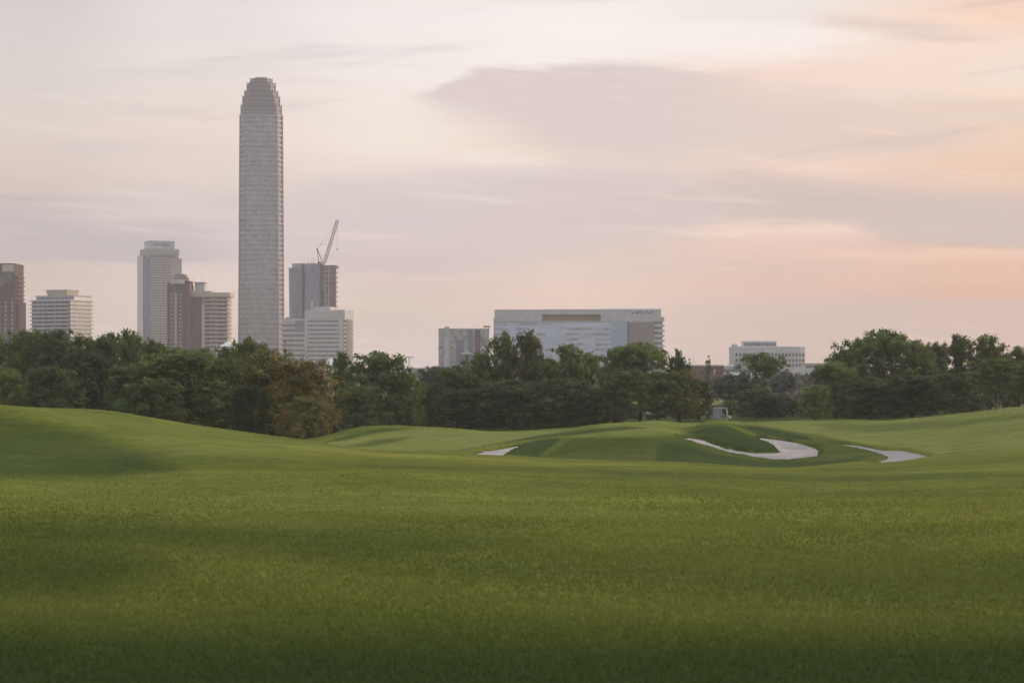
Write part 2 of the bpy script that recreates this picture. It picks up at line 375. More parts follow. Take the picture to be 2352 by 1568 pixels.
q5 = lambda L: [((2500 + a / 2.352) / 1.6327, (1560 + b / 2.352) / 1.6327) for a, b in L]
ROUGH_SHADE = [  # outlines of long grass and of shade painted into the turf (bearings), softness, strength, nearest and farthest depth
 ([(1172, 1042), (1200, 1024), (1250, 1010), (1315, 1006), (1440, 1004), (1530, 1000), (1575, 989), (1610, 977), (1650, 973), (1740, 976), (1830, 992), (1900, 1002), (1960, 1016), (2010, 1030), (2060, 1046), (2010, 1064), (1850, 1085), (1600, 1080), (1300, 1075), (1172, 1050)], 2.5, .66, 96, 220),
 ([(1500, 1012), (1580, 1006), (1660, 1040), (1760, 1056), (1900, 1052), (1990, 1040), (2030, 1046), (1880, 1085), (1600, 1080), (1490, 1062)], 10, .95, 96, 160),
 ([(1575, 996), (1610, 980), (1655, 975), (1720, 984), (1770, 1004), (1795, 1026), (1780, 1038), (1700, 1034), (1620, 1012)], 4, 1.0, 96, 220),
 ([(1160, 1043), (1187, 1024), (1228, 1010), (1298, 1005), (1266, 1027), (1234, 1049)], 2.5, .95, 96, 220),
 (q5([(600, 86), (800, 92), (1000, 127), (1250, 178), (1345, 240), (1250, 218), (1060, 200), (900, 177), (780, 172), (650, 128)]), 2, 1.0, 96, 240),  # shade painted in the valley right of the tongue
 (q5([(520, 74), (560, 72), (700, 116), (820, 172), (770, 178), (670, 142)]), 1.6, -.75, 96, 240),  # thins the mask: light painted along the tongue ridge
 ([(1292, 1003), (1318, 1004), (1262, 1042), (1240, 1050)], 2.0, -.45, 96, 220), ([(1300, 1002), (1400, 992), (1540, 990), (1580, 994), (1540, 1004), (1400, 1006)], 2, -.7, 120, 180),  # crease edge and mound crest lightened, painted as if lit
 ([(1040, 1036), (1180, 1014), (1290, 1001), (1400, 990), (1490, 982), (1440, 978), (1340, 986), (1250, 997), (1150, 1016)], 2, .85, 96, 220),  # valley shade painted behind the mound crest
 ([(1880, 972), (2050, 974), (2250, 960), (2400, 946), (2400, 956), (2200, 976), (2000, 992), (1900, 986)], 5, .4, 150, 245),  # hollow on the right slope painted dark as shade
 ([(-900, 850), (3300, 850), (3300, 1200), (-900, 1200)], 3, .85, 252, 460),  # tree shade painted on the ground below the woods
 ([(735, 1018), (800, 998), (880, 983), (950, 984), (870, 994), (795, 1010)], 3, .8, 96, 200),  # shade streak painted on the left of the middle fairway
 ([(790, 1026), (860, 1010), (950, 1001), (915, 1014), (850, 1026)], 4, .7, 96, 200),  # second painted shade streak below it
 ([(-300, 925), (0, 947), (56, 960), (148, 978), (230, 1001), (297, 1027), (345, 1053), (400, 1078), (250, 1098), (-300, 1092)], 16, .7, 20, 84),  # long grass and painted shade together on the left hill face
 ([(-400, 1420), (500, 1450), (1300, 1470), (2700, 1440), (2700, 2600), (-400, 2600)], 75, .95, 0, 40),  # vignette painted into the nearest turf
 ([(-300, 1230), (250, 1250), (420, 1290), (200, 1370), (-300, 1390)], 45, .62, 10, 60),  # shade of a broad dip painted into the near turf
 ([(-400, 1175), (300, 1190), (850, 1228), (1250, 1240), (850, 1290), (300, 1262), (-400, 1245)], 28, .42, 14, 70), ([(1500, 1330), (2000, 1300), (2700, 1290), (2700, 1400), (2000, 1400)], 40, .4, 10, 60),  # bands painted darker to suggest the relief of broad dips
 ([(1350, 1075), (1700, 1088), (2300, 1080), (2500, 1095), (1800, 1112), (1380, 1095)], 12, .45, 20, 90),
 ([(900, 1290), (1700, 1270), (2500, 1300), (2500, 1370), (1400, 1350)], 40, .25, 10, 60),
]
MOWN_LIGHT = [  # close mown fairway, plus light painted on crests and swells
 ([(-400, 1106), (300, 1118), (900, 1128), (1500, 1160), (2000, 1180), (1500, 1196), (900, 1182), (300, 1166), (-400, 1150)], 18, .38, 14, 90),  # light band painted across the near swell
 ([(700, 1022), (800, 1004), (880, 984), (950, 983), (1200, 992), (1330, 986), (1290, 998), (1180, 1012), (1060, 1034), (900, 1034), (760, 1026)], 5, .75, 110, 300),
 ([(1690, 972), (1890, 955), (2090, 955), (2352, 925), (2900, 900), (2900, 1005), (2352, 1030), (2140, 1040), (2020, 1024), (1930, 1012), (1860, 998), (1790, 985)], 8, .62, 100, 320),
 ([(1340, 985), (1440, 966), (1560, 962), (1700, 966), (1640, 974), (1560, 982), (1440, 990), (1330, 998)], 4, .5, 120, 320),
 ([(1240, 1001), (1330, 990), (1430, 985), (1530, 984), (1585, 988), (1540, 998), (1440, 1003), (1315, 1005)], 3, .6, 125, 180),  # light painted along the crest of the mound
 ([(40, 935), (240, 942), (480, 980), (690, 1010), (860, 1032), (620, 1040), (420, 1050), (300, 1010), (160, 970)], 10, .35, 40, 95),
]
def turf_tone_mask(x, y, z, ROUGH_SHADE=ROUGH_SHADE):  # turf tone weights, painted shade and light included
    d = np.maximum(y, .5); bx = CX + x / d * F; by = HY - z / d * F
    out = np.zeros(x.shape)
    for poly, soft, w, d0, d1 in ROUGH_SHADE:
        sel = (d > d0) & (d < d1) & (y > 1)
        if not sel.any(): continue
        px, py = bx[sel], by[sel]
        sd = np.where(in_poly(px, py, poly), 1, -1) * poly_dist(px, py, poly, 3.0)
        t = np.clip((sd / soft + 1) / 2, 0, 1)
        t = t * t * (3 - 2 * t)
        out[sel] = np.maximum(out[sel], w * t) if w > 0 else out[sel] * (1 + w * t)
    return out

def build_ground():
    fine = np.linspace(-.335, .335, 620)
    coarse = np.concatenate([np.linspace(-math.pi, -.335, 70)[:-1], fine, np.linspace(.335, math.pi, 70)[1:-1]])
    r = np.concatenate([np.geomspace(.6, 10, 24)[:-1], np.geomspace(10, 70, 120)[:-1], np.linspace(70, 262, 330)[:-1], np.geomspace(262, 3000, 50)])
    nt_, nr = len(coarse), len(r)
    Z = np.stack([column(t, r) for t in coarse])
    X = np.sin(coarse)[:, None] * r[None]; Y = np.cos(coarse)[:, None] * r[None]
    rough = turf_tone_mask(X.ravel(), Y.ravel(), Z.ravel())
    mown = turf_tone_mask(X.ravel(), Y.ravel(), Z.ravel(), MOWN_LIGHT)
    V = np.concatenate([np.stack([X, Y, Z], -1).reshape(-1, 3), [[0, 0, -1.72]]]); c = len(V) - 1
    i, j = np.meshgrid(np.arange(nt_), np.arange(nr - 1), indexing='ij'); i2 = (i + 1) % nt_
    q = np.stack([i * nr + j, i * nr + j + 1, i2 * nr + j + 1, i2 * nr + j], -1).reshape(-1, 4)[:, ::-1]
    ii = np.arange(nt_); tri = np.stack([np.full(nt_, c), ii * nr, ((ii + 1) % nt_) * nr], -1)[:, ::-1]
    me = bpy.data.meshes.new('grass_ground')
    me.vertices.add(len(V)); me.vertices.foreach_set('co', V.ravel())
    nl = q.size + tri.size; me.loops.add(nl); me.loops.foreach_set('vertex_index', np.concatenate([q.ravel(), tri.ravel()]).astype(np.int32))
    me.polygons.add(len(q) + len(tri))
    me.polygons.foreach_set('loop_start', np.concatenate([np.arange(len(q)) * 4, q.size + np.arange(len(tri)) * 3]).astype(np.int32))
    me.update(calc_edges=True); me.validate()
    a = me.attributes.new('rough', 'FLOAT', 'POINT'); a.data.foreach_set('value', np.concatenate([rough, [0]]).astype(np.float32))  # long grass and painted shade in one value
    a = me.attributes.new('mown', 'FLOAT', 'POINT'); a.data.foreach_set('value', np.concatenate([mown, [0]]).astype(np.float32))  # mown turf and painted light in one value
    me.polygons.foreach_set('use_smooth', np.ones(len(me.polygons), bool))
    me.materials.append(M['grass'])
    o = place('grass_ground', me); tag(o, 'rolling mown green turf of the golf course', 'ground', kind='structure')

EDGES = []; SANDS = []
def bunker(name, pts, mat, label, d0=96):
    """outline of a bunker on the still unbroken turf"""
    n = len(pts); out = []
    for i in range(n):                                   # round the outline
        p0, p1, p2, p3 = pts[i - 1], pts[i], pts[(i + 1) % n], pts[(i + 2) % n]
        for t in (0, .25, .5, .75):
            out.append(tuple(.5 * ((2*b) + (-a+c)*t + (2*a-5*b+4*c-e)*t*t + (-a+3*b-3*c+e)*t**3) for a, b, c, e in zip(p0, p1, p2, p3)))
    W = []
    for bx, by in out:
        d = depth_at(bx, by, d0); W.append(((bx - CX) / F * d, d))
    SANDS.append((name, [(x + rnd.gauss(0, .04), y + rnd.gauss(0, .10)) for x, y in W], mat, label))
def lay_sand(name, W, mat, label):
    wx = np.array([w[0] for w in W]); wy = np.array([w[1] for w in W])
    gx, gy = np.meshgrid(np.arange(wx.min(), wx.max(), .3), np.arange(wy.min(), wy.max(), .6)); gx, gy = gx.ravel(), gy.ravel()
    ok = in_poly(gx, gy, W) & (poly_dist(gx, gy, W) > .12)
    allp = [Vector(w) for w in W] + [Vector((a, b)) for a, b in zip(gx[ok], gy[ok])]
    if mat is M['sand']: EDGES.append(W)
    vs, es, fs, *_ = delaunay_2d_cdt(allp, [], [list(range(len(W)))], 1, 1e-5)
    v3 = [(v.x, v.y, H(v.x, v.y) + .05) for v in vs]
    me = bpy.data.meshes.new(name); me.from_pydata(v3, [], [tuple(f) for f in fs]); me.update()
    me.polygons.foreach_set('use_smooth', np.ones(len(me.polygons), bool)); me.materials.append(mat)
    o = place(name, me); tag(o, label, 'sand bunker', kind='structure')
z5 = lambda L: [((2500 + a / 2.352) / 1.6327, (1560 + b / 2.352) / 1.6327) for a, b in L]
z4 = lambda L: [((1700 + a / 2.94) / 1.6327, (1560 + b / 2.94) / 1.6327) for a, b in L]
bunker('sand_bunker', z5([(90, 172), (160, 172), (240, 180), (310, 192), (370, 215), (500, 258), (640, 288), (760, 304), (900, 304), (990, 298), (955, 250), (890, 205), (800, 178), (900, 182), (1060, 203), (1160, 220), (1250, 248), (1310, 268), (1336, 294), (1320, 328), (1280, 349), (1150, 366), (1000, 367), (850, 353), (700, 327), (560, 304), (420, 265), (300, 228), (190, 197)]), M['sand'], 'pale hook shaped sand bunker curling round a dark grass tongue')
bunker('sand_bunker', z5([(1520, 238), (1640, 238), (1780, 256), (1900, 280), (2040, 280), (2160, 298), (2300, 330), (2220, 360), (2050, 388), (1900, 404), (1780, 407), (1890, 372), (1945, 345), (1920, 318), (1850, 297), (1740, 276), (1620, 252)]), M['sandgrey'], 'grey sand bunker at the foot of the right hand slope', 90)
bunker('sand_bunker', z4([(230, 388), (330, 366), (420, 352), (520, 338), (600, 326), (740, 296), (700, 318), (640, 343), (565, 385), (515, 424), (430, 426), (320, 408)]), M['sand'], 'small pale sand bunker in the hollow by the left mound')

for _, W_, _, _ in SANDS: CARVES.append((W_, min(w[0] for w in W_), max(w[0] for w in W_), min(w[1] for w in W_), max(w[1] for w in W_)))
build_ground()
for sand_ in SANDS: lay_sand(*sand_)

# ------------------------------------------------------------------ trees
def leaf_mesh(name, Pn, N, size, tint):
    """a rhombic leaf spray at every point"""
    n = len(Pn); N = N / np.linalg.norm(N, axis=1, keepdims=True)
    ref = rng.normal(size=(n, 3)); U = np.cross(N, ref); U /= np.linalg.norm(U, axis=1, keepdims=True); W = np.cross(N, U)
    s = size[:, None]; bend = N * s * .18
    V = np.stack([Pn - U * s, Pn - W * s * .58 + bend, Pn + U * s * .95, Pn + W * s * .58 + bend], 1).reshape(-1, 3)
    me = bpy.data.meshes.new(name)
    me.vertices.add(4 * n); me.vertices.foreach_set('co', V.ravel())
    me.loops.add(4 * n); me.loops.foreach_set('vertex_index', np.arange(4 * n, dtype=np.int32))
    me.polygons.add(n); me.polygons.foreach_set('loop_start', (np.arange(n) * 4).astype(np.int32))
    me.update(calc_edges=True)
    a = me.attributes.new('tint', 'FLOAT_COLOR', 'POINT')
    c = np.concatenate([tint, np.ones((n, 1))], 1); a.data.foreach_set('color', np.repeat(c, 4, 0).astype(np.float32).ravel())
    me.materials.append(M['leaf']); return me

def clumps_to_leaves(C, R, per, leaf, tint):
    """leaves on and in a set of balls"""
    k = len(C); idx = np.repeat(np.arange(k), per); n = len(idx)
    d = rng.normal(size=(n, 3)); d /= np.linalg.norm(d, axis=1, keepdims=True); d[:, 2] = np.where(d[:, 2] < -.4, -d[:, 2] * .6, d[:, 2])
    rad = R[idx] * (rng.random(n) ** .35) * rng.uniform(.8, 1.22, n)
    pos = C[idx] + d * rad[:, None]
    nor = d * 1.15 + rng.normal(size=(n, 3)) * .42 + np.array([0, 0, .35])
    t = tint[idx] * rng.uniform(.86, 1.15, (n, 1)) * np.stack([rng.uniform(.93, 1.08, n), np.ones(n), rng.uniform(.85, 1.1, n)], 1)
    return pos, nor, leaf * rng.uniform(.6, 1.35, n), t

def crown_mesh(kind, seed):
    """unit crown: one metre wide, one metre high, foot at zero"""
    global rng
    keep = rng; rng = np.random.default_rng(seed); r0 = rng
    C, R, T_ = [], [], []
    ph = r0.uniform(0, 6.283, 4); ex = r0.uniform(.9, 1.15)
    def prof(z, a):
        if kind == 'conifer': return .5 * (1 - z) ** .8 * (.7 + .5 * ((z * 7) % 1)) + .02
        if kind == 'low': q = .5 * max(0, 1 - max(0, z - .12) ** 2.3 / .80) ** .55
        elif kind == 'tall': q = .48 * max(0, math.sin(math.pi * (.24 + .68 * z ** ex))) ** .7
        elif kind == 'spiky': q = .46 * max(0, math.sin(math.pi * (.15 + .80 * z))) ** .7
        else: q = .5 * max(0, math.sin(math.pi * (.20 + .70 * z ** ex))) ** .55
        return q * (1 + .15 * math.sin(2 * a + ph[0] + 3 * z) + .11 * math.sin(3 * a + ph[1] - 5 * z) + .09 * math.sin(5 * a + ph[2] + 9 * z))
    n = {'oval': 175, 'tall': 165, 'low': 175, 'conifer': 90, 'spiky': 110}[kind]
    topz = {'oval': .90, 'tall': .88, 'low': .88, 'conifer': .97, 'spiky': .82}[kind]
    for i in range(n):
        z = r0.random() ** .92 * topz; a = r0.uniform(0, 6.283)
        f = r0.random() ** .38 if i % 5 else r0.random() * .7
        rr = r0.uniform(.045, .098) if kind != 'conifer' else .04 + .05 * (1 - z)
        q = max(0, prof(z, a) * f - rr * .35)
        C.append((math.cos(a) * q, math.sin(a) * q, max(.03, z))); R.append(rr)
    if kind != 'conifer':
        for i in range({'oval': 9, 'tall': 8, 'low': 9, 'spiky': 9}[kind]):     # heads that break the top
            a = r0.uniform(0, 6.283); q = r0.uniform(.02, .33 if kind != 'tall' else .24); z = (r0.uniform(.74, .90) if i > 1 else .915) - .9 * q * q
            rr = r0.uniform(.055, .085)
            C.append((math.cos(a) * q, math.sin(a) * q, z)); R.append(rr)
            for dz in (.10, .20): C.append((math.cos(a) * q * .9, math.sin(a) * q * .9, z - dz)); R.append(rr * 1.25)
            for _ in range(5): C.append((math.cos(a) * q + r0.normal() * .05, math.sin(a) * q + r0.normal() * .05, z + r0.uniform(-.06, .05))); R.append(r0.uniform(.02, .04))
        for i in range(26):                                                     # sprigs on the flanks
            z = r0.uniform(.1, .85); a = r0.uniform(0, 6.283); q = prof(z, a) * 1.03
            C.append((math.cos(a) * q, math.sin(a) * q, z)); R.append(r0.uniform(.022, .04))
    C, R = np.array(C), np.array(R)
    hue = r0.normal(size=(len(C), 1))
    tint = np.clip(1 + hue * .24, .5, 1.7) * np.concatenate([1 + .09 * r0.normal(size=(len(C), 1)), np.ones((len(C), 1)), 1 + .1 * r0.normal(size=(len(C), 1))], 1)
    per = np.maximum(12, (R / .09) ** 2 * 95).astype(int)
    p, nn, s, t = clumps_to_leaves(C, R, per, .0175, tint)
    me = leaf_mesh('crown_' + kind, p, nn, s, t)
    rng = keep; return me

def trunk_mesh(seed, fork=False, mat=None):
    r = random.Random(seed); mb = MB()
    def limb(p, q, r0, r1, depth):
        p, q = Vector(p), Vector(q); prev = p; pr = r0
        for k in (1, 2, 3):
            w = p.lerp(q, k / 3) + Vector((r.uniform(-.02, .02), r.uniform(-.02, .02), 0)) * (k < 3)
            cr = r0 + (r1 - r0) * k / 3; mb.tube(prev, w, pr, cr, 7); prev, pr = w, cr
        if depth:
            for _ in range(3):
                a = r.uniform(0, 6.283); l = r.uniform(.16, .26)
                st = p.lerp(q, r.uniform(.6, 1))
                limb(st, st + Vector((math.cos(a) * l * .9, math.sin(a) * l * .9, l)), r1 * .75, r1 * .25, depth - 1)
    if fork:
        for s in (-1, 1): limb((0, 0, -.02), (s * .16 + r.uniform(-.03, .03), r.uniform(-.05, .05), .5), .030, .016, 2)
        mb.tube((0, 0, -.03), (0, 0, .05), .05, .04, 8)
    else:
        mb.tube((0, 0, -.03), (0, 0, .04), .042, .030, 8)
        limb((0, 0, .02), (r.uniform(-.04, .04), 0, .55), .030, .016, 2)
    return mb.mesh('trunk', mat or M['bark'])

CROWNS = {'oval': [crown_mesh('oval', s) for s in (11, 12, 13, 14)], 'tall': [crown_mesh('tall', s) for s in (21, 22, 23)],
          'low': [crown_mesh('low', s) for s in (31, 32, 33)], 'conifer': [crown_mesh('conifer', 41)], 'spiky': [crown_mesh('spiky', s) for s in (51, 52)]}
TRUNKS = [trunk_mesh(1), trunk_mesh(2), trunk_mesh(3)]
FORK = trunk_mesh(5, True, M['palebark'])
TINT = {'dark': (0.092, 0.132, 0.042), 'deep': (0.062, 0.088, 0.034), 'mid': (0.122, 0.168, 0.046), 'olive': (0.163, 0.168, 0.052), 'russet': (.178, .143, .038),
        'silver': (0.190, 0.208, 0.188), 'grey': (0.125, 0.142, 0.102), 'yellow': (0.143, 0.198, 0.052), 'brownish': (.112, .122, .048)}
def tree(X, W, top, D, kind, tint, label, base=None, cb=.03, name='broadleaf_tree', fork=False, group=None):
    x = (X - CX) / F * D; zg = H(x, D) if base is None else (HY - base) / F * D
    ht = (HY - top) / F * D - zg; w = W / F * D
    o = thing(name, label, 'tree', (x, D, zg), rnd.uniform(0, 6.28) if not fork else .3, group)
    me = CROWNS[kind][tree.n % len(CROWNS[kind])]; tree.n += 1
    c = place('crown', me, o, (0, 0, ht * cb)); c.scale = (w * 1.32, w * 1.2, ht * (1 - cb) * 1.02)
    k = rnd.uniform(.9, 1.1); c.color = (*[v * k for v in TINT[tint]], 1)
    t = place('trunk', FORK if fork else TRUNKS[tree.n % 3], o); t.scale = (ht * .9, ht * .9, ht)
    return o
tree.n = 0
T = tree
G1 = 'trees of the wood on the left'; G2 = 'trees of the middle grove'; G3 = 'trees of the wood on the right'
# left wood, back row
T(-30, 120, 757, 255, 'oval', 'dark', 'dark tree cut by the left edge, in front of the maroon tower', group=G1)
T(40, 110, 786, 268, 'low', 'dark', 'dark tree filling the gap behind the two leftmost crowns', group=G1)
T(62, 120, 752, 250, 'oval', 'mid', 'full green tree between the maroon tower and the slab-balconied block', group=G1)
T(135, 120, 749, 247, 'low', 'dark', 'dark round tree hiding the foot of the slab-balconied block', group=G1)
T(205, 95, 768, 255, 'oval', 'mid', 'lighter green tree just right of the slab-balconied block', group=G1)
T(258, 95, 762, 250, 'oval', 'dark', 'green tree under the open sky left of the stepped office tower', group=G1)
T(300, 90, 751, 245, 'tall', 'mid', 'tallest pointed tree against the left corner of the stepped office tower', group=G1)
T(350, 90, 776, 248, 'oval', 'mid', 'green tree against the stepped office tower, below its banded face', group=G1)
T(405, 100, 792, 255, 'oval', 'yellow', 'yellow green tree below the brick tower with the white strip', group=G1)
T(468, 110, 793, 260, 'low', 'mid', 'round green tree below the warm lit balcony block', group=G1)
T(520, 70, 792, 265, 'oval', 'dark', 'small dark tree below the white roof beside the skyscraper', group=G1)
T(572, 105, 772, 235, 'oval', 'mid', 'bushy green tree with a ragged top before the foot of the skyscraper', group=G1)
# left wood, front row
T(25, 100, 842, 215, 'low', 'yellow', 'low yellow green bush-like tree on the hill crest at the left edge', group=G1)
T(120, 130, 836, 212, 'low', 'dark', 'squat dark tree on the hill crest below the slab-balconied block', group=G1)
T(215, 130, 800, 225, 'oval', 'deep', 'very dark tree standing in the deepest shade of the left wood', group=G1)
T(300, 130, 832, 205, 'low', 'dark', 'dark spreading tree half hidden by the left hill crest', group=G1)
T(425, 235, 803, 200, 'low', 'mid', 'largest broad green tree at the front of the left wood', group=G1)
T(360, 130, 862, 192, 'low', 'dark', 'low dark tree at the left foot of the largest broad green tree', group=G1)
T(612, 165, 798, 205, 'oval', 'olive', 'tan olive tree with feathery foliage in front of the skyscraper', group=G1)
T(575, 95, 880, 192, 'low', 'deep', 'dark low tree in front of the tan olive tree', group=G1)
T(702, 128, 822, 190, 'oval', 'russet', 'russet brown autumn tree at the edge of the left wood', group=G1)
T(712, 95, 905, 183, 'low', 'olive', 'low olive bushy tree at the foot of the russet tree', group=G1)
T(655, 22, 783, 300, 'conifer', 'dark', 'tiny dark pointed cypress right of the skyscraper', name='conifer_tree')
# middle grove
T(783, 52, 806, 262, 'tall', 'mid', 'slim tall tree in front of the white banded office block', group=G2)
T(865, 150, 803, 250, 'tall', 'mid', 'large green tree with twin pointed tops right of the russet tree', group=G2)
T(925, 80, 850, 250, 'oval', 'yellow', 'yellow green tree beside the gap to the far skyline', group=G2)
T(820, 120, 880, 235, 'low', 'dark', 'dark low tree in front of the twin topped green tree', group=G2)
T(1000, 80, 838, 420, 'low', 'deep', 'far blackish round tree before the speckled grey block', group=G2)
T(985, 90, 878, 262, 'oval', 'mid', 'mid green tree below the far blackish tree', group=G2)
T(1052, 105, 838, 262, 'oval', 'mid', 'green tree below the speckled grey block', group=G2)
T(1105, 100, 806, 265, 'oval', 'mid', 'green tree climbing toward the left corner of the wide glass office', group=G2)
T(1163, 95, 757, 268, 'tall', 'mid', 'tall tree topped by a pointed head before the wide glass office', group=G2)
T(1212, 80, 757, 264, 'tall', 'brownish', 'tall brownish tree, right one of the two highest before the wide office', group=G2)
T(1255, 85, 822, 262, 'oval', 'mid', 'lower tree in the dip right of the two highest trees', group=G2)
T(1302, 90, 786, 266, 'oval', 'yellow', 'yellow green tree before the middle of the wide glass office', group=G2)
T(1352, 90, 806, 270, 'oval', 'yellow', 'bright tree below the dark ribbon windows of the wide office', group=G2)
T(1412, 65, 792, 262, 'tall', 'mid', 'narrow tree in front of the blue panel of the wide office', group=G2)
T(1470, 125, 784, 256, 'oval', 'yellow', 'broad tree in front of the bronze portal of the wide office', cb=.11, group=G2)
T(1430, 110, 850, 244, 'oval', 'dark', 'dark tree on a bare trunk at the back of the green mound', cb=.22, group=G2)
T(1180, 150, 868, 250, 'low', 'dark', 'dark wide tree at the foot of the two highest trees', group=G2)
T(1080, 120, 888, 250, 'low', 'deep', 'blackish low tree in front of the green tree below the speckled block', group=G2)
T(1300, 140, 862, 252, 'low', 'dark', 'dark wide tree at the edge of the fairway, mid grove', group=G2)
T(1365, 90, 890, 248, 'low', 'deep', 'blackish tree left of the bare trunks', group=G2)
T(1512, 85, 850, 252, 'oval', 'mid', 'green tree on a short trunk, third of the bare trunks', cb=.16, group=G2)
T(1560, 62, 800, 268, 'spiky', 'dark', 'tree with a dark star-like spiky top against the pink sky', group=G2)
T(1562, 80, 850, 256, 'oval', 'olive', 'olive tree right of the third bare trunk', cb=.14, group=G2)
T(1605, 60, 868, 272, 'low', 'deep', 'dark tree just left of the white utility cart', group=G2)
T(1628, 36, 816, 420, 'conifer', 'dark', 'small dark conifer in front of the red brick building', name='conifer_tree')
# gap with the cart
T(1678, 95, 858, 330, 'low', 'grey', 'hazy grey green tree above the white utility cart', group=G2)
T(1754, 108, 808, 330, 'oval', 'mid', 'round green tree in front of the white curved office', group=G2)
T(1735, 90, 888, 285, 'low', 'dark', 'dark low tree right of the white utility cart', group=G2)
T(1802, 85, 848, 290, 'low', 'silver', 'silver grey leaved tree between the green tree and the right wood', group=G2)
T(1770, 90, 905, 275, 'low', 'deep', 'blackish bush-like tree below the silver leaved tree', group=G2)
# right wood
T(1915, 95, 828, 255, 'oval', 'yellow', 'yellow green tree at the left end of the right wood', group=G3)
T(1872, 62, 882, 246, 'low', 'yellow', 'low yellow green tree in front of the left end of the right wood', group=G3)
T(1945, 78, 800, 266, 'oval', 'mid', 'green tree on the rising left shoulder of the right wood', group=G3)
T(1968, 105, 776, 268, 'oval', 'mid', 'sloping green tree left of the highest head of the right wood', group=G3)
T(2025, 140, 754, 272, 'oval', 'mid', 'highest broad tree of the right wood', group=G3)
T(2100, 105, 777, 276, 'oval', 'yellow', 'green tree in the middle dip of the right wood', group=G3)
T(2150, 70, 784, 280, 'oval', 'brownish', 'thin topped brownish tree in the dip of the right wood', group=G3)
T(2205, 85, 764, 270, 'tall', 'dark', 'dark tree with knobbly upright heads in the right wood', group=G3)
T(2272, 95, 765, 266, 'tall', 'mid', 'tree with two upright heads above the pale forked trunk', group=G3)
T(2340, 110, 792, 268, 'oval', 'mid', 'tree cut by the right edge of the picture', group=G3)
T(2000, 130, 862, 252, 'low', 'dark', 'dark low tree under the highest tree of the right wood', group=G3)
T(2095, 130, 858, 250, 'low', 'deep', 'blackish wide tree in the middle of the right wood front', group=G3)
T(2190, 130, 850, 248, 'low', 'dark', 'dark wide tree left of the pale forked trunk', group=G3)
T(2288, 120, 820, 240, 'oval', 'mid', 'tree on a pale forked trunk on the right slope crest', cb=.30, fork=True, group=G3)
T(2385, 110, 835, 236, 'low', 'dark', 'dark tree at the right edge below the taller one', cb=.2, group=G3)

# low growth under the trees: nobody could count it
def undergrowth():
    C, R = [], []
    def strip(x0, x1, d0, d1, n, h0, h1):
        for _ in range(n):
            X = rnd.uniform(x0, x1); D = rnd.uniform(d0, d1); x = (X - CX) / F * D
            z = H(x, D); C.append((x, D, z + rnd.uniform(h0, h1))); R.append(rnd.uniform(.45, .95))
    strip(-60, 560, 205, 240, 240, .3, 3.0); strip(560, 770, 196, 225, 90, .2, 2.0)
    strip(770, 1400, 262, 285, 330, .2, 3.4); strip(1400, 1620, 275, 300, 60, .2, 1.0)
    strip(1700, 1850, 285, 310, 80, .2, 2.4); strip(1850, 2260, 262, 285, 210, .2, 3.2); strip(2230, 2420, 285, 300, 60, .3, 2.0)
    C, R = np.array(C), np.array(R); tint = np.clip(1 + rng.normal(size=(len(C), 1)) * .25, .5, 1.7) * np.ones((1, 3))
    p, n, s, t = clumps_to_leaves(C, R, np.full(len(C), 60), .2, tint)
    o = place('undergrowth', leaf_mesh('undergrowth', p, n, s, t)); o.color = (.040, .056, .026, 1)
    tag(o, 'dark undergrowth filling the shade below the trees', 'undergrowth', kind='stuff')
undergrowth()
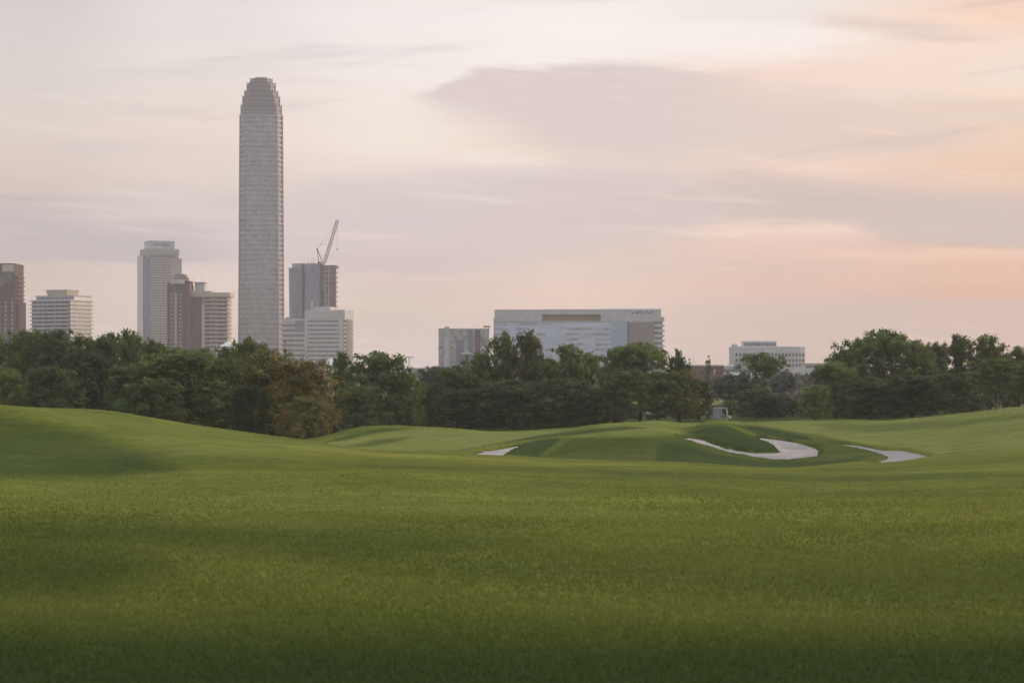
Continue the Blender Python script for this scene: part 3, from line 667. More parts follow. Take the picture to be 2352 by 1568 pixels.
def blades():
    """standing grass blades on the nearest turf"""
    n = 330000
    th = rng.uniform(-.31, .31, n); D = 8.5 * (62 / 8.5) ** (rng.random(n) ** 1.05)
    q = np.clip((D - 16) / 44, 0, 1); keep = rng.random(n) > q * q * (3 - 2 * q); th, D = th[keep], D[keep]; n = len(D)
    x, y = D * np.sin(th), D * np.cos(th)
    gt = np.linspace(-.32, .32, 161); gr = np.geomspace(8, 90, 220)
    G = np.stack([column(t, gr) for t in gt])
    ti = np.clip((th - gt[0]) / (gt[1] - gt[0]), 0, 159.99); ri = np.clip(np.log(D / 8) / math.log(90 / 8) * 219, 0, 218.99)
    i, j = ti.astype(int), ri.astype(int); u, v = ti - i, ri - j
    z = G[i, j] * (1-u) * (1-v) + G[i+1, j] * u * (1-v) + G[i, j+1] * (1-u) * v + G[i+1, j+1] * u * v
    h = rng.uniform(.022, .055, n) * (1 - .45 * np.clip((D - 18) / 60, 0, 1)); wd = rng.uniform(.0025, .005, n) * (1 + D / 16); a = rng.uniform(0, 6.283, n); lean = rng.normal(0, .022, (n, 2))
    B = np.stack([x, y, z - .004], 1); dxy = np.stack([np.cos(a) * wd, np.sin(a) * wd, np.zeros(n)], 1)
    tip = B + np.stack([lean[:, 0], lean[:, 1], h], 1)
    V = np.stack([B - dxy, B + dxy, tip], 1).reshape(-1, 3)
    rm = turf_tone_mask(x, y, z)[:, None]; patch = (np.sin(x * .9 + 2 * np.sin(y * .37)) * np.sin(y * .53 + x * .21))[:, None] * .28 + .5
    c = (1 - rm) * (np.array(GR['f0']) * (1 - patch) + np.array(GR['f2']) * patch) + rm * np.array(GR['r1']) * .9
    c = c * rng.uniform(.9, 1.12, (n, 1)) * (1 + .45 * turf_tone_mask(x, y, z, MOWN_LIGHT)[:, None])  # blades repeat the shade and light painted on the turf
    me = bpy.data.meshes.new('grass_blades'); me.vertices.add(3 * n); me.vertices.foreach_set('co', V.ravel())
    me.loops.add(3 * n); me.loops.foreach_set('vertex_index', np.arange(3 * n, dtype=np.int32))
    me.polygons.add(n); me.polygons.foreach_set('loop_start', (np.arange(n) * 3).astype(np.int32)); me.update(calc_edges=True)
    at = me.attributes.new('tint', 'FLOAT_COLOR', 'POINT'); at.data.foreach_set('color', np.repeat(np.concatenate([c, np.ones((n, 1))], 1), 3, 0).astype(np.float32).ravel())
    me.materials.append(M['leaf']); o = place('grass_blades', me); o.color = (1.24, 1.26, 1.24, 1)
    tag(o, 'short grass blades standing on the nearest turf', 'grass', kind='stuff')
blades()
def fringe():
    """grass tufts on the far sand edges, coloured dark to read as a shaded lip"""
    C, R = [], []
    for W in EDGES:
        area = sum(x0 * y1 - x1 * y0 for (x0, y0), (x1, y1) in zip(W, W[1:] + W[:1]))
        for (x0, y0), (x1, y1) in zip(W, W[1:] + W[:1]):
            L = math.hypot(x1 - x0, y1 - y0); n = max(1, int(L / .10))
            if (x1 - x0) * area > 0 or L < .01: continue            # only the far lip
            for k in range(n):
                t = (k + rnd.random()) / n; x = x0 + (x1 - x0) * t + rnd.gauss(0, .12); y = y0 + (y1 - y0) * t + abs(rnd.gauss(0, .3))
                C.append((x, y, H(x, y) + rnd.uniform(.0, .05))); R.append(rnd.uniform(.02, .05))
    C, R = np.array(C), np.array(R); tint = np.clip(1 + rng.normal(size=(len(C), 1)) * .22, .5, 1.6) * np.ones((1, 3))
    p, n, s, t = clumps_to_leaves(C, R, np.full(len(C), 12), .035, tint)
    o = place('lip_shade_grass', leaf_mesh('lip_shade_grass', p, n, s, t)); o.color = (.060, .090, .022, 1)  # dark tint stands in for shade under the far lip
    tag(o, 'tufted long grass fringing the sand bunkers, darkened as the shade of their lips', 'grass', kind='stuff')
fringe()
def far_woods():
    C, R = [], []
    for _ in range(900):
        D = rnd.choice((rnd.uniform(700, 1000), rnd.uniform(1500, 2700))); X = rnd.uniform(-300, 2650)
        C.append(((X - CX) / F * D, D, -9 + rnd.uniform(.1, 1) * min(11.5, 4 + D * .004))); R.append(rnd.uniform(2, 4.5))
    C, R = np.array(C), np.array(R); tint = np.clip(1 + rng.normal(size=(len(C), 1)) * .2, .5, 1.6) * np.ones((1, 3))
    p, n, s, t = clumps_to_leaves(C, R, np.full(len(C), 45), 1.0, tint)
    o = place('distant_woods', leaf_mesh('distant_woods', p, n, s, t)); o.color = (.035, .045, .032, 1)
    tag(o, 'far low line of dark woods on the horizon', 'woods', kind='stuff')
far_woods()

# ------------------------------------------------------------------ buildings
def site(X, D, z=-9.0, back=0.0): return ((X - CX) / F * (D + back), D + back, z)      # back: from the front face to the middle
def m_(d, D): return d / F * D                        # bearing span to metres
def zz(Y, D): return (HY - Y) / F * D + 9.0           # height above the foot

# -- skyscraper
def skyscraper():
    D = 1800; t = thing('skyscraper', 'tallest grey banded skyscraper with a stepped tapering crown', 'skyscraper', site(600, D, back=21), math.radians(7.5))
    w0, w1 = m_(104, D), m_(97, D); zt = zz(262, D); n = 54; fh = zt / n; c = 5.2
    W = lambda z: w0 + (w1 - w0) * z / zt
    g = MB(); g.prism(octa(w0 - 1, w0 - 1, c), 0, zt, octa(w1 - 1, w1 - 1, c)); obj('curtain_wall', g, M['tower'], t)
    for k in range(n):
        z = (k + .62) * fh; a, b = W(z) + .5, W(z + fh * .34) + .5
        mb = MB(); mb.prism([(x, y) for x, y in octa(a, a, c)], z, z + fh * (.29 + .03 * ((k * 7) % 3)), octa(b, b, c)); obj('spandrel_band', mb, M['towerstone'], t)
    for sx in (-1, 1):
        for sy in (-1, 1):
            for k in (0, 1):                                # slim piers on the eight arrises
                def pier(w):
                    px, py = (sx * (w / 2), sy * (w / 2 - c)) if k else (sx * (w / 2 - c), sy * (w / 2))
                    return rect(1.1, 1.1, px, py)
                obj('corner_pier', MB().prism(pier(w0), 0, zt, pier(w1)), M['towercorner'], t)
    tiers = [(262, 239, 92.5), (239, 218, 84.5), (218, 205, 76), (205, 186, 65), (186, 175, 50)]
    for i, (y0, y1, wd) in enumerate(tiers):
        w = m_(wd, D); z0, z1 = zz(y0, D), zz(y1, D); mb = MB()
        mb.prism(octa(w, w, c), z0, z1 - 1.2); mb.prism(octa(w - 1.4, w - 1.4, c), z1 - 1.2, z1)
        nn = 7 - i % 2
        for k in range(nn + 1):
            x = (k / nn - .5) * (w - 2 * c)
            mb.box(x - .5, x + .5, -w / 2 - .45, -w / 2 + .1, z0, z1 + .6)
            mb.box(w / 2 - .1, w / 2 + .45, x - .5, x + .5, z0, z1 + .6); mb.box(-w / 2 - .45, -w / 2 + .1, x - .5, x + .5, z0, z1 + .6)
        tr = obj('crown_tier', mb, M['crown'], t)
        z = z0 + 1.5
        bm_ = MB().prism(octa(w + .5, w + .5, c), 0, .7).mesh('tier_band', M['towerstone'])
        repeat('tier_band', bm_, tr, [z0 + 1.5 + 3.8 * q for q in range(int((z1 - z0 - 2) / 3.8) + 1)])
skyscraper()

# -- generic banded block
def bands(t, w, d, z0, z1, n, wallmat, winmat, over=.35, frac=.45, name='ribbon_window', cx=0, cy=0, proud=.0):
    """solid floors with a ribbon of windows set back between the spandrels"""
    fh = (z1 - z0) / n
    core = MB().prism(rect(w, d, cx, cy), z0, z1); obj('core_wall', core, winmat, t)
    me = MB().prism(rect(w + 2 * over, d + 2 * over, cx, cy), 0, fh * (1 - frac)).mesh('spandrel_band', wallmat)
    repeat('spandrel_band', me, t, [z0 + k * fh + fh * frac for k in range(n)])
def windows(t, w, d, z0, z1, cols, rows, mat, face='front', size=(1.6, 1.7), cx=0, cy=0, name='window'):
    cw = w / cols; rh = (z1 - z0) / rows; a, b = size
    if face == 'front': me = MB().box(-a / 2, a / 2, -.12, .25, -b / 2, b / 2).mesh(name, mat)
    else: me = MB().box(-.25, .12, -a / 2, a / 2, -b / 2, b / 2).mesh(name, mat)
    first = None
    for i in range(cols):
        for j in range(rows):
            u = (i + .5) * cw - w / 2; z = z0 + (j + .5) * rh
            loc = (cx + u, cy - d / 2, z) if face == 'front' else (cx + d / 2, cy + u, z)
            if first is None: first = place(name, me, t, loc)
            else:
                c = first.copy(); COL.objects.link(c); c.parent = t; c.location = loc

# -- maroon tower at the left edge
def maroon():
    D = 1300; t = thing('apartment_tower', 'dark maroon brick tower cut by the left edge', 'tower', site(2, D))
    w = m_(84, D); top = zz(607, D); cut = zz(636, D)
    obj('wall', MB().box(-w / 2 - 4, w / 2, -12, 12, 0, top - .8), M['maroon'], t)
    obj('parapet', MB().box(-w / 2 - 4.3, w / 2 + .3, -12.3, 12.3, top - .8, top), M['brownbrick'], t)
    obj('beige_panel', MB().box(w / 2 - m_(28, D), w / 2 - .4, -12.25, -11.9, zz(626, D), zz(609.5, D)), M['beige'], t)
    obj('top_recess', MB().box(w / 2 - m_(24, D), w / 2 - m_(5, D), -12.15, -11.9, zz(650, D), zz(627.5, D)), M['dark'], t)
    obj('side_wing', MB().box(w / 2, w / 2 + m_(8, D), -9, 9, 0, zz(694, D)), M['maroon'], t)
    me = MB().box(w / 2 - .2, w / 2 + m_(8, D), -11, 6, 0, 1.0).mesh('balcony', M['brownbrick'])
    repeat('balcony', me, t, [cut - 1.0 - q * 2.95 for q in range(7)])
    me = MB().box(-.7, .7, -12.6, -11.9, 0, 1.1).mesh('window', M['concrete']); me2 = MB().box(-.8, .8, -12.12, -11.9, 0, 1.5).mesh('window', M['dark'])
    for bx in (-18, -5, 9, 24, 39):
        for q in range(24):
            z = zz(697, D) - q * 2.95
            if z < 2: continue
            c = place('balcony_front', me, t, (m_(bx - 2, D), 0, z)); place('window', me2, t, (m_(bx - 2, D), 0, z + 1.4))
    me = MB().box(-.7, .7, -12.12, -11.9, 0, 6.5).mesh('slit_window', M['ribbon'])
    for bx, z in ((9, zz(665, D)), (16, zz(660, D)), (9, zz(685, D))): place('slit_window', me, t, (m_(bx - 2, D), 0, z))
    obj('roof_mast', MB().tube((m_(10, D), 0, top), (m_(10, D), 0, top + 2.2), .15), M['steelgrey'], t)
maroon()

# -- block with projecting slabs
def slab_block():
    D = 1400; t = thing('apartment_block', 'low pale block ringed by projecting balcony slabs, penthouse on top', 'apartment block', site(142, D), -math.radians(24))
    w, d = m_(98, D) / math.cos(math.radians(24)), m_(32, D) / math.sin(math.radians(24))
    fh = m_(9.0, D); top = zz(692, D); n = int(top / fh)
    obj('core_wall', MB().prism(rect(w, d), 0, top), M['dark'], t)
    me = MB().prism(rect(w + 3.4, d + 3.4), 0, .35).prism(rect(w + 1.6, d + 1.6), .35, 1.0).mesh('balcony_slab', M['offwhite'])
    repeat('balcony_slab', me, t, [top - .3 - k * fh for k in range(n)])
    obj('upper_storey', MB().prism(rect(w * .98, d * .80, 0, 2), top, zz(683, D)), M['blueslate'], t)
    obj('roof_slab', MB().prism(rect(w * 1.0, d * .84, 0, 2), zz(683, D), zz(679.5, D)), M['concrete'], t)
    ph = obj('penthouse', MB().prism(rect(w * .50, d * .5, w * .02), zz(679.5, D), zz(667.5, D), rect(w * .56, d * .56, w * .02)), M['beige'], t)
    obj('roof_edge', MB().prism(rect(w * .58, d * .58, w * .02), zz(667.5, D), zz(666, D)), M['offwhite'], ph)
    for sx in (-.2, .12, .46):
        obj('column', MB().box(w * sx - .5, w * sx + .5, -d / 2 - .9, -d / 2 + .2, 0, top), M['concrete'], t)
slab_block()

# -- stepped office tower
def stepped():
    D = 1700; a = math.radians(22); t = thing('office_tower', 'pinkish stepped office tower with a blue glass left side', 'office tower', site(366, D, back=36), a)
    w, d = m_(79, D) / math.cos(a), m_(30, D) / math.sin(a)
    z0 = zz(590, D); n = 48
    bands(t, w, d, 0, z0, n, M['stone'], M['ribbon'], .3, .46)
    obj('side_glass', MB().box(-w / 2 - 1.0, -w / 2, -d / 2 + 2, d / 2 - 2, 0, z0 + 3), M['blue'], t)
    obj('corner_bay', MB().prism([(-w / 2 - .6, -d / 2 - .6), (-w / 2 + 5, -d / 2 - .6), (-w / 2 + 5, -d / 2 + 2), (-w / 2 - .6, -d / 2 + 6)], 0, z0), M['blueslate'], t)
    obj('end_bay', MB().box(w / 2 - 9, w / 2 + .6, -d / 2 - .6, -d / 2 + 1, 0, z0), M['stone'], t)
    obj('shoulder', MB().prism(rect(w * .89, d * .9), z0, zz(580, D)).prism(rect(w * .91, d * .92), zz(580, D), zz(567.5, D)), M['concrete'], t)
    obj('shoulder_window', MB().box(-w * .34, w * .38, -d * .46 - .35, -d * .44, zz(588, D), zz(582.5, D)), M['ribbon'], t)
    cr = obj('crown', MB().prism(rect(w * .70, d * .7), zz(567.5, D), zz(550.5, D)).prism(rect(w * .715, d * .715), zz(550.5, D), zz(548.5, D)), M['fascia'], t)
    for q, (h, wd) in enumerate(((1.2, 1.8), (.8, 1.4), (1.2, 1.6), (1.2, 1.2), (1.8, 1.4), (1.2, 1.8), (1.0, 1.4))):
        obj('sign_letter', MB().box(-7 + q * 2.1, -7 + q * 2.1 + wd, -d * .35 - .25, -d * .35 + .1, zz(559.5, D), zz(559.5, D) + h), M['ink'], cr)
stepped()

# -- brick tower with the white strip
def brick_tower():
    D = 1350; t = thing('apartment_tower', 'dark brown brick tower with a white vertical strip and curved white canopy', 'tower', site(415, D))
    w = m_(50, D); top = zz(655, D)
    obj('wall', MB().box(-w / 2, w / 2, -8, 9, 0, top), M['brownbrick'], t)
    obj('white_strip', MB().box(m_(-9.5, D), m_(-4, D), -8.7, -7.9, 0, zz(672, D)), M['concrete'], t)
    obj('brick_pier', MB().box(m_(12, D), m_(17, D), -8.9, -7.9, 0, zz(646, D)), M['maroon'], t)
    obj('brick_pier', MB().box(-w / 2 - .3, -w / 2 + m_(6, D), -8.6, -7.9, 0, zz(650, D)), M['maroon'], t)
    arc = [(m_(-17, D), -9.5)] + [(m_(-17 + 31 * k / 8, D), -9.5 - 2.2 * math.sin(math.pi * k / 8)) for k in range(1, 8)] + [(m_(14, D), -9.5), (m_(14, D), 2), (m_(-17, D), 2)]
    obj('curved_canopy', MB().prism(arc, zz(653, D), zz(643.5, D)), M['fascia'], t)
    obj('top_storey', MB().box(m_(-14, D), m_(15, D), -7, 6, top, zz(640, D)), M['blueslate'], t)
    obj('red_roof', MB().prism(rect(m_(28, D), 14, m_(3, D)), zz(641, D), zz(630, D), rect(m_(20, D), 10, m_(1, D))), M['brick'], t)
    obj('side_block', MB().box(m_(14.5, D), w / 2 + .4, -8.5, 4, top, zz(646, D)), M['maroon'], t)
    me = MB().box(-1.5, 1.5, -8.3, -7.9, 0, 1.5).mesh('window', M['dark']); me3 = MB().box(-1.3, 1.3, -9.0, -7.9, 0, .65).mesh('balcony', M['concrete'])
    for bx in (-16, 4):
        for q in range(26):
            z = zz(676, D) - q * 2.77
            place('window', me, t, (m_(bx, D), 0, z)); place('balcony', me3, t, (m_(bx, D), 0, z - .9))
    me = MB().box(-.6, .6, -8.15, -7.9, 0, 1.5).mesh('window', M['dark'])
    for q in range(26): place('window', me, t, (m_(21, D), 0, zz(676, D) - q * 2.77))
brick_tower()

# -- warm balcony block
def balcony_block():
    D = 1360; t = thing('apartment_block', 'warm cream block stacked with rippling balconies beside the skyscraper', 'apartment block', site(484, D))
    w = m_(84, D); top = zz(683, D); n = int(top / 2.85); fh = top / n
    obj('wall', MB().box(-w / 2, w / 2, -8, 10, 0, top), M['warm'], t)
    obj('brick_wing', MB().box(-w / 2 - .2, m_(-17, D), -8.8, -7.9, 0, top - .2), M['brownbrick'], t)
    obj('white_strip', MB().box(m_(-15.5, D), m_(-9, D), -9.6, -7.9, 0, zz(700, D)), M['offwhite'], t)
    def bay(z0, z1, o):
        x0, x1, x2, x3 = m_(-8, D), m_(5, D), m_(21, D), w / 2 + 1.2
        return [(x0, -8), (x0, -10 - o), (x1, -11.6 - o), (x1 + 2, -12.4 - o), (x2 - 2, -12.4 - o), (x2, -11.0 - o), (x3, -10.2 - o), (x3, 8), (w / 2 - .3, 8), (w / 2 - .3, -8)]
    me = MB().prism(bay(0, 0, 0), 0, 1.15).mesh('balcony', M['warm'])
    repeat('balcony', me, t, [k * fh + .2 for k in range(n)])
    me = MB().box(m_(-8, D), m_(2, D), -8.2, -7.9, 0, 1.6).mesh('ribbon_window', M['dark']); me2 = MB().box(m_(20, D), w / 2 - .4, -8.2, -7.9, 0, 1.6).mesh('ribbon_window', M['dark'])
    for k in range(n): place('ribbon_window', me, t, (0, 0, k * fh + 1.36)); place('ribbon_window', me2, t, (0, 0, k * fh + 1.36))
    obj('roof_fascia', MB().box(-w / 2 - .6, w / 2 + 2.2, -11.6, 10.5, top, zz(673, D)).box(-w / 2, m_(6, D), -9, 8, zz(673, D), zz(669, D)), M['beige'], t)
    ph = obj('penthouse', MB().box(m_(-34, D), m_(-12, D), -5, 6, zz(669, D), zz(650.5, D)), M['fascia'], t)
    obj('roof_edge', MB().box(m_(-36, D), m_(-10, D), -5.5, 6.5, zz(650.5, D), zz(648.7, D)), M['concrete'], ph)
    for bx, y in ((-42, 637), (-20, 634), (-36, 646)): obj('antenna', MB().tube((m_(bx, D), 0, zz(672, D)), (m_(bx, D), 0, zz(y, D)), .18, .08), M['steelgrey'], t)
balcony_block()
# little white roof beside it
def pavilion(X, Y0, Y1, W, D, label):
    t = thing('pavilion', label, 'pavilion', (*site(X, D)[:2], -9)); w = m_(W, D); z1, z2 = zz(Y0, D), zz(Y1, D)
    obj('wall', MB().box(-w / 2 + .3, w / 2 - .3, -3, 3, 0, z1), M['offwhite'], t)
    obj('roof', MB().prism(rect(w, 7), z1, z2, rect(w * .15, .6, w * .2)), M['white'], t)
pavilion(520, 796, 783, 26, 700, 'small white pointed roof between the balcony block and the skyscraper')
pavilion(755, 838, 822, 26, 700, 'small bright white roof at the foot of the white banded office')
pavilion(352, 792, 785, 9, 600, 'tiny white roof peeping out of trees below the stepped office tower')

# -- tower under construction
def construction():
    D = 1600; t = thing('office_tower', 'dark blue glass tower under construction with bare floors on its right', 'tower', site(720, D))
    X = lambda v: m_(v - 720, D)
    def round_left(x0, x1, y0, y1, r, n=7):
        L = [(x0 + r - r * math.sin(math.pi / 2 * k / n), y0 + r - r * math.cos(math.pi / 2 * k / n)) for k in range(n + 1)]
        return [(x1, y1), (x0, y1)] + L[::-1] + [(x1, y0)]
    obj('glass_wall', MB().prism(round_left(X(668), X(698), -14, 14, 7)[::1], 0, zz(617, D), round_left(X(665.5), X(698), -15, 14, 7)), M['blueslate'], t)
    obj('roof_drum', MB().prism(round_left(X(672), X(742), -12, 13, 9), zz(617, D), zz(606.5, D)), M['steelgrey'], t)
    obj('shadow_joint', MB().box(X(697), X(701), -12, 12, 0, zz(609, D)), M['darksteel'], t)
    obj('glass_wall', MB().prism([(X(701), 13), (X(701), -13)] + [(X(701 + 40 * k / 8), -13 - 3.5 * math.sin(math.pi * k / 8)) for k in range(1, 8)] + [(X(741), -13), (X(741), 13)], 0, zz(609, D)), M['blueslate'], t)
    x0, x1 = X(742), X(774); top = zz(613, D); fh = 4.0; n = int(top / fh)
    obj('core_wall', MB().box(x0, x1 - 1.5, -8, 12, 0, top), M['raw'], t)
    me = MB().box(x0, x1, -13, 13, 0, .7).mesh('floor_slab', M['concrete']); repeat('floor_slab', me, t, [top - .7 - k * fh for k in range(min(n, 40))])
    for q in range(5): obj('bare_column', MB().box(x0 + q * (x1 - x0 - .8) / 4, x0 + q * (x1 - x0 - .8) / 4 + .8, -12.8, -12, 0, top), M['stone'], t)
    obj('end_screen', MB().box(X(765), x1 + .2, -13.4, -13.1, zz(730, D), top - 1), M['brownbrick'], t)
    obj('hoist_mast', MB().box(X(743), X(745.5), -14.6, -13.2, 0, zz(607, D)), M['darksteel'], t)
    obj('top_slab', MB().box(x0 - 2, x1 + .8, -13.6, 13.6, top, zz(611, D)), M['darksteel'], t)
    obj('white_cladding', MB().box(X(719), X(724), -16.9, -16.5, 0, zz(693, D)), M['offwhite'], t)
    for bx, y in ((697, 600), (708, 594), (716, 597), (720, 592)): obj('roof_mast', MB().tube((X(bx), 0, zz(607, D)), (X(bx), 0, zz(y, D)), .25, .12), M['steelgrey'], t)
construction()
def lattice(mb, p, q, w, n, r):
    """four chords with zigzag bracing"""
    p, q = Vector(p), Vector(q); d = (q - p).normalized(); u = d.cross(Vector((0, 1, 0))).normalized() * w / 2; v = Vector((0, 1, 0)) * w / 2
    cs = [u + v, u - v, -u - v, -u + v]
    for c in cs: mb.tube(p + c, q + c, r, r, 4)
    for k in range(n):
        a, b = p.lerp(q, k / n), p.lerp(q, (k + 1) / n)
        for i in range(4): mb.tube(a + cs[i], b + cs[(i + 1) % 4], r * .7, r * .7, 4)
def luffing_crane():
    D = 1596; base = zz(611, D) - 9 + .3
    t = thing('luffing_crane', 'luffing crane with raised jib on the tower under construction', 'crane', ((741 - CX) / F * D, D, base))
    X = lambda v: m_(v - 741, D); Z = lambda y: zz(y, D) - 9 - base
    mb = MB(); lattice(mb, (0, 0, 0), (0, 0, Z(602)), 2.2, 3, .22); obj('mast', mb, M['cranesteel'], t)
    mb = MB(); lattice(mb, (X(745), 0, Z(604)), (X(775.5), 0, Z(505)), 2.1, 22, .24); obj('jib', mb, M['cranesteel'], t)
    mb = MB(); mb.tube((X(741), 0, Z(602)), (X(728.5), 0, Z(572)), .38); mb.tube((X(732), 0, Z(603)), (X(728.5), 0, Z(572)), .3); mb.box(X(726.5), X(730.5), -.8, .8, Z(573.5), Z(571)); obj('mast_frame', mb, M['darksteel'], t)
    mb = MB(); mb.tube((X(728.5), 0, Z(571.5)), (X(738), 0, Z(561)), .1); mb.tube((X(738), 0, Z(561)), (X(772), 0, Z(512)), .07); mb.box(X(737), X(739.4), -.4, .4, Z(562), Z(559.5)); obj('pendant_cable', mb, M['darksteel'], t)
    hk = obj('hoist_cable', MB().tube((X(774.5), 0, Z(508)), (X(774.5), 0, Z(574)), .07, .07, 4), M['darksteel'], t)
    obj('hook_block', MB().box(X(773.7), X(775.3), -.5, .5, Z(575), Z(569)), M['darksteel'], t)
    obj('counterweight', MB().box(X(730), X(737), -1.3, 1.3, Z(605), Z(601)), M['darksteel'], t)
    obj('cab', MB().box(X(743), X(746.5), -2.4, -1.0, Z(607), Z(602.5)), M['fascia'], t)
luffing_crane()
def far_crane():
    D = 2300; t = thing('tower_crane', 'small far T shaped tower crane in the skyline gap', 'crane', site(940, D))
    mb = MB(); lattice(mb, (0, 0, 0), (0, 0, zz(820, D)), 1.6, 8, .22); obj('mast', mb, M['steelgrey'], t)
    mb = MB(); lattice(mb, (m_(-9, D), 0, zz(820, D)), (m_(11, D), 0, zz(820, D)), 1.1, 9, .2); obj('jib', mb, M['steelgrey'], t)
    obj('counterweight', MB().box(m_(-10, D), m_(-7, D), -.7, .7, zz(823, D), zz(819.6, D)), M['darksteel'], t)
far_crane()

# -- podium and white office
def podium():
    D = 1550; t = thing('office_block', 'grey banded wing between the skyscraper and the white office', 'office block', site(680, D))
    w = m_(56, D)
    bands(t, w, 24, 0, zz(740, D), 12, M['fascia'], M['ribbon'], .3, .5)
    obj('parapet', MB().prism(rect(w + 1, 25), zz(740, D), zz(732.5, D)), M['fascia'], t)
    obj('dark_bay', MB().box(m_(2, D), m_(26, D), -12.9, -12.2, zz(760, D), zz(737, D)), M['blueslate'], t)
    obj('roof_unit', MB().box(m_(-22, D), m_(-16, D), -5, 5, zz(732.5, D), zz(729, D)), M['brownbrick'], t)
podium()
def white_office():
    D = 1450; a = math.radians(9); t = thing('office_block', 'white office block with grey ribbon windows and a blank top band', 'office block', site(757, D), -a)
    w, d = m_(91, D), 28; z1 = zz(731, D)
    bands(t, w, d, 0, z1, 15, M['offwhite'], M['ribbon'], .3, .42)
    obj('parapet', MB().prism(rect(w + 1, d + 1), z1, zz(713, D)), M['offwhite'], t)
    obj('plant_room', MB().prism(rect(w * .42, d * .6, -w * .12), zz(713, D), zz(705, D)), M['fascia'], t)
    obj('end_pier', MB().box(-w / 2 - .6, -w / 2 + 1.6, -d / 2 - .6, -d / 2 + 1, 0, z1), M['offwhite'], t)
    obj('end_pier', MB().box(w / 2 - 4.2, w / 2 - .9, -d / 2 - .6, -d / 2 + 1, 0, z1), M['offwhite'], t)
    obj('side_recess', MB().box(w / 2 + .35, w / 2 + .7, -d / 2 + 3, d / 2 - 6, 0, z1 - 1), M['dark'], t)
    for q in (-.2, .06, .28): obj('facade_pier', MB().box(w * q - .25, w * q + .25, -d / 2 - .5, -d / 2, 0, z1), M['concrete'], t)
white_office()

# -- speckled grey block
def speckled():
    D = 1150; t = thing('office_block', 'speckled grey panelled block left of the wide glass office', 'office block', site(1066, D)); w = m_(115, D); X = lambda v: m_(v - 1066, D)
    top = zz(757, D)
    obj('wall', MB().box(-w / 2, w / 2, -9, 9, 0, top), M['speckle'], t)
    obj('parapet', MB().box(-w / 2 - .2, w / 2 + .2, -9.2, 9.2, top, top + .5), M['concrete'], t)
    obj('stair_tower', MB().box(X(1022), X(1033), -9.6, -8.9, 0, top + 1.6), M['fascia'], t)
    obj('dark_bay', MB().box(X(1049), X(1066), -9.5, -8.9, 0, zz(782, D)), M['blueslate'], t)
    obj('dark_bay', MB().box(X(1077), X(1086), -9.4, -8.9, 0, top - .3), M['blueslate'], t)
    obj('brick_panel', MB().box(X(1091), X(1104), -9.3, -8.9, 0, top - .4), M['brownbrick'], t)
    obj('canopy', MB().box(X(1060), X(1084), -13, -9, zz(814, D), zz(810, D)), M['offwhite'], t)
    me = MB().box(-w / 2 + .2, w / 2 - .2, -9.2, -9.0, 0, .35).mesh('floor_band', M['concrete']); repeat('floor_band', me, t, [top - 3 * (k + 1) for k in range(10)])
    obj('roof_gantry', MB().box(X(1110), X(1126), -.5, .5, top + 1.6, top + 2.3).tube((X(1112), 0, top), (X(1112), 0, top + 2), .2).tube((X(1117), 0, top), (X(1117), 0, top + 2), .2).tube((X(1122), 0, top), (X(1122), 0, top + 2), .2), M['darksteel'], t)
speckled()

